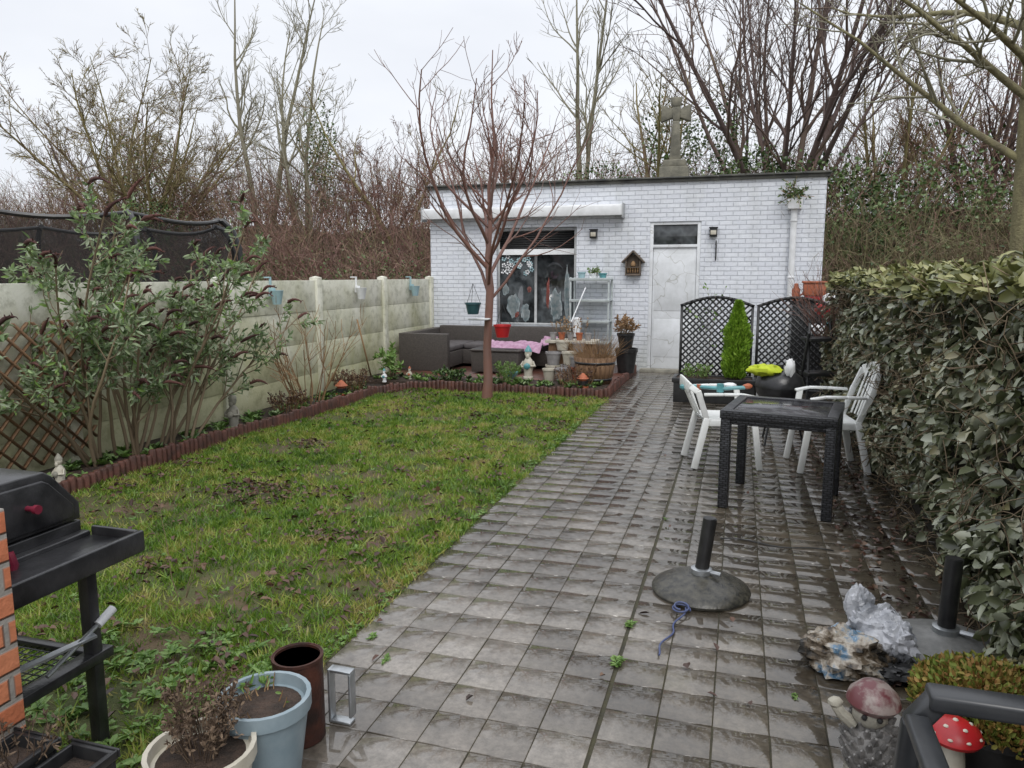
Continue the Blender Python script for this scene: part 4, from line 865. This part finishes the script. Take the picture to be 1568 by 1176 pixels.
# ---------------- bottom-left objects
b=B();pot(b,-1.41,1.90,0,.14,.10,.315,0,1);b.build('blue_grey_plant_pot',[m_bluepot,m_soil],smooth=True)
clump('pot_stalks',-1.41,1.9,.27,14,.06,[m_dry,m_weed],(1,.03,.01),sp=1.2,rad=.1);
b=B();rosette(b,-1.51,1.95,.29,.05,9,0,up=.9);rosette(b,-1.48,1.99,.29,.045,8,0,up=.9);b.build('pot_weed',[m_weed])
b=B();pot(b,-1.46,1.66,0,.15,.11,.28,0,1);b.build('cream_plant_pot',[m_creampot,m_soil],smooth=True)
clump('withered_potted_plant',-1.47,1.68,.24,44,.2,[m_wither,m_wither],(6,.018,.007),sp=.5,rad=.06,sub=5,r=.0024)
b=B();b.lathe([(.088,0),(.088,.31),(.08,.31),(.08,.02)],(-1.455,2.16,0),26);b.lathe([(.091,.3),(.091,.312),(.086,.312),(.086,.3)],(-1.455,2.16,0),26);b.build('rusty_metal_cylinder',[m_rust],smooth=True)
b=B();b.box(-1.40,-1.39,2.26,2.3,0,.21);b.box(-1.39,-1.305,2.26,2.3,.2,.21);b.box(-1.315,-1.305,2.26,2.3,.03,.2);b.box(-1.39,-1.31,2.26,2.3,0,.01);b.build('galvanised_bracket',[m_galv],bevel=.002)
b=B();b.box(-2.2,-1.81,1.3,1.41,-.05,1.05);b.build('brick_pillar',[m_orbrick],bevel=.004)
def trough(x0,x1,y0,y1,z0,z1):
    b=B();t=.012;b.box(x0,x1,y0,y0+t,z0,z1);b.box(x0,x1,y1-t,y1,z0,z1);b.box(x0,x0+t,y0+t,y1-t,z0,z1);b.box(x1-t,x1,y0+t,y1-t,z0,z1);b.box(x0+t,x1-t,y0+t,y1-t,z0,z1-.035,1)
    b.box(x0-.01,x1+.01,y0-.008,y0-.001,z1-.02,z1+.004);b.box(x0-.01,x1+.01,y1+.001,y1+.008,z1-.02,z1+.004);b.box(x1+.001,x1+.009,y0,y1,z1-.02,z1+.004);b.build('black_seed_trough',[m_dark,m_soil],bevel=.003)
trough(-1.80,-1.66,1.15,1.37,0,.45);trough(-1.64,-1.50,1.17,1.4,0,.43)
clump('dead_trough_plant',-1.72,1.3,.42,18,.1,[m_wither,m_wither],(4,.02,.006),sp=.8,rad=.06,sub=2,r=.002)
Q=empty('charcoal_barbecue');Y0,Y1=1.5,1.99
b=B();xs=(-2.62,-2.2);prof=[(Y0,.80),(Y1,.80),(Y1,.86),(Y1-.1,.98),(Y1-.13,1.0),(Y0+.13,1.0),(Y0+.1,.98),(Y0,.86)]
V=[(xs[0],y,z) for y,z in prof]+[(xs[1],y,z) for y,z in prof];n=len(prof);F=[tuple(range(n))[::-1],tuple(range(n,2*n))]+[(i,(i+1)%n,n+(i+1)%n,n+i) for i in range(n)];b.add(V,F)
pr2=[(y*.86+(Y0+Y1)/2*.14,.8+(z-.8)*.8+.015) for y,z in prof];V=[(xs[1]+.0005,y,z) for y,z in pr2]+[(xs[1]+.012,y,z) for y,z in pr2];b.add(V,F)
b.build('lid',[m_black],bevel=.008,parent=Q)
b=B();b.cyl((-2.19,1.78,.90),(-2.15,1.78,.90),.009,n=10);b.cyl((-2.155,1.78,.90),(-2.14,1.78,.90),.015,n=12);b.tube([(-2.13,1.66,.80),(-2.12,1.665,.76),(-2.13,1.65,.70)],.012,8);b.build('handles',[M('dark_red_handle',(.12,.012,.03),(.2,.02,.04),10,.3)],smooth=True,parent=Q)
b=B();b.box(-2.62,-2.2,Y0,Y1,.62,.795);b.box(-2.2,-2.16,Y0,Y1,.68,.76);
b.box(-2.16,-1.96,Y0,Y1,.735,.745);b.box(-1.965,-1.945,Y0-.02,Y1+.02,.70,.775);b.box(-2.16,-1.965,Y1,Y1+.018,.70,.775);b.box(-2.16,-1.965,Y0-.02,Y0-.002,.70,.775)
b.build('firebox_and_tray',[m_black],bevel=.006,parent=Q)
b=B()
for x in(-2.58,-2.13):
    for y in(Y0+.04,Y1-.06): b.box(x-.022,x+.022,y-.02,y+.02,-.02,.70)
b.box(-2.16,-2.10,Y0,Y1,.30,.335);b.box(-2.62,-2.55,Y0,Y1,.30,.335);b.box(-2.55,-2.16,Y1-.07,Y1-.04,.31,.335);b.box(-2.55,-2.16,Y0+.03,Y0+.06,.31,.335)
for k in range(14): b.cyl((-2.55+k*.03,Y0+.06,.32),(-2.55+k*.03,Y1-.07,.32),.003,n=5)
for k in range(12): b.cyl((-2.55,Y0+.07+k*.033,.322),(-2.15,Y0+.07+k*.033,.322),.003,n=5)
b.build('legs_and_rack',[m_black],bevel=.003,parent=Q)
b=B();b.cyl((-2.1,1.72,.36),(-2.1,1.98,.46),.008,n=8,m=0);b.cyl((-2.1,1.93,.44),(-2.1,2.0,.47),.016,n=10,m=1);b.beam((-2.2,1.62,.38),(-2.08,1.9,.42),.03,.008,0);b.build('barbecue_tongs',[m_galv,m_white],smooth=True)
clump('lawn_sapling',-2.7,3.0,0,3,.55,[m_stem],sp=.3,r=.003,sub=4,rad=.03)

# ---------------- sky (overcast: brighter overhead than at the horizon), sun, camera
w=bpy.data.worlds.new('World');scene.world=w;w.use_nodes=True;nt=w.node_tree;bg=nt.nodes['Background']
sk=N(nt,'ShaderNodeTexSky',sky_type='NISHITA');sk.sun_disc=False;sk.sun_elevation=math.radians(48);sk.sun_rotation=math.radians(200)
tc=N(nt,'ShaderNodeTexCoord');mp=N(nt,'ShaderNodeMapping');mp.inputs['Scale'].default_value=(1,1,3);nt.links.new(tc.outputs['Generated'],mp.inputs[0])
nz=N(nt,'ShaderNodeTexNoise');nz.inputs['Scale'].default_value=2.2;nz.inputs['Detail'].default_value=5;nt.links.new(mp.outputs[0],nz.inputs['Vector'])
cl=ramp(nt,nz.outputs[0],[(7.9,8.15,8.7),(8.9,9.1,9.5)],[.35,.65])
spz=N(nt,'ShaderNodeSeparateXYZ');nt.links.new(tc.outputs['Generated'],spz.inputs[0])
mr=N(nt,'ShaderNodeMapRange');nt.links.new(spz.outputs[2],mr.inputs[0]);mr.inputs[1].default_value=.3;mr.inputs[2].default_value=1;mr.inputs[3].default_value=1;mr.inputs[4].default_value=1.75
cl=mixc(nt,1.0,cl,mr.outputs[0],'MULTIPLY')
nt.links.new(mixc(nt,.93,sk.outputs[0],cl),bg.inputs[0]);bg.inputs[1].default_value=.115
sd=bpy.data.lights.new('sun','SUN');sd.energy=1.2;sd.angle=math.radians(25);sd.color=(1,.97,.93);so=bpy.data.objects.new('sun',sd);scene.collection.objects.link(so)
so.rotation_euler=(math.radians(42),0,math.radians(20))
cd=bpy.data.cameras.new('camera');cd.sensor_width=36;cd.lens=26.17;cd.clip_end=2000;cd.clip_start=.05
co=bpy.data.objects.new('camera',cd);scene.collection.objects.link(co);co.location=(0,0,1.65);co.rotation_euler=(math.radians(90-8.29),0,math.radians(16.86));scene.camera=co
scene.view_settings.view_transform='Standard';scene.view_settings.look='None';scene.view_settings.exposure=0
print('OK')
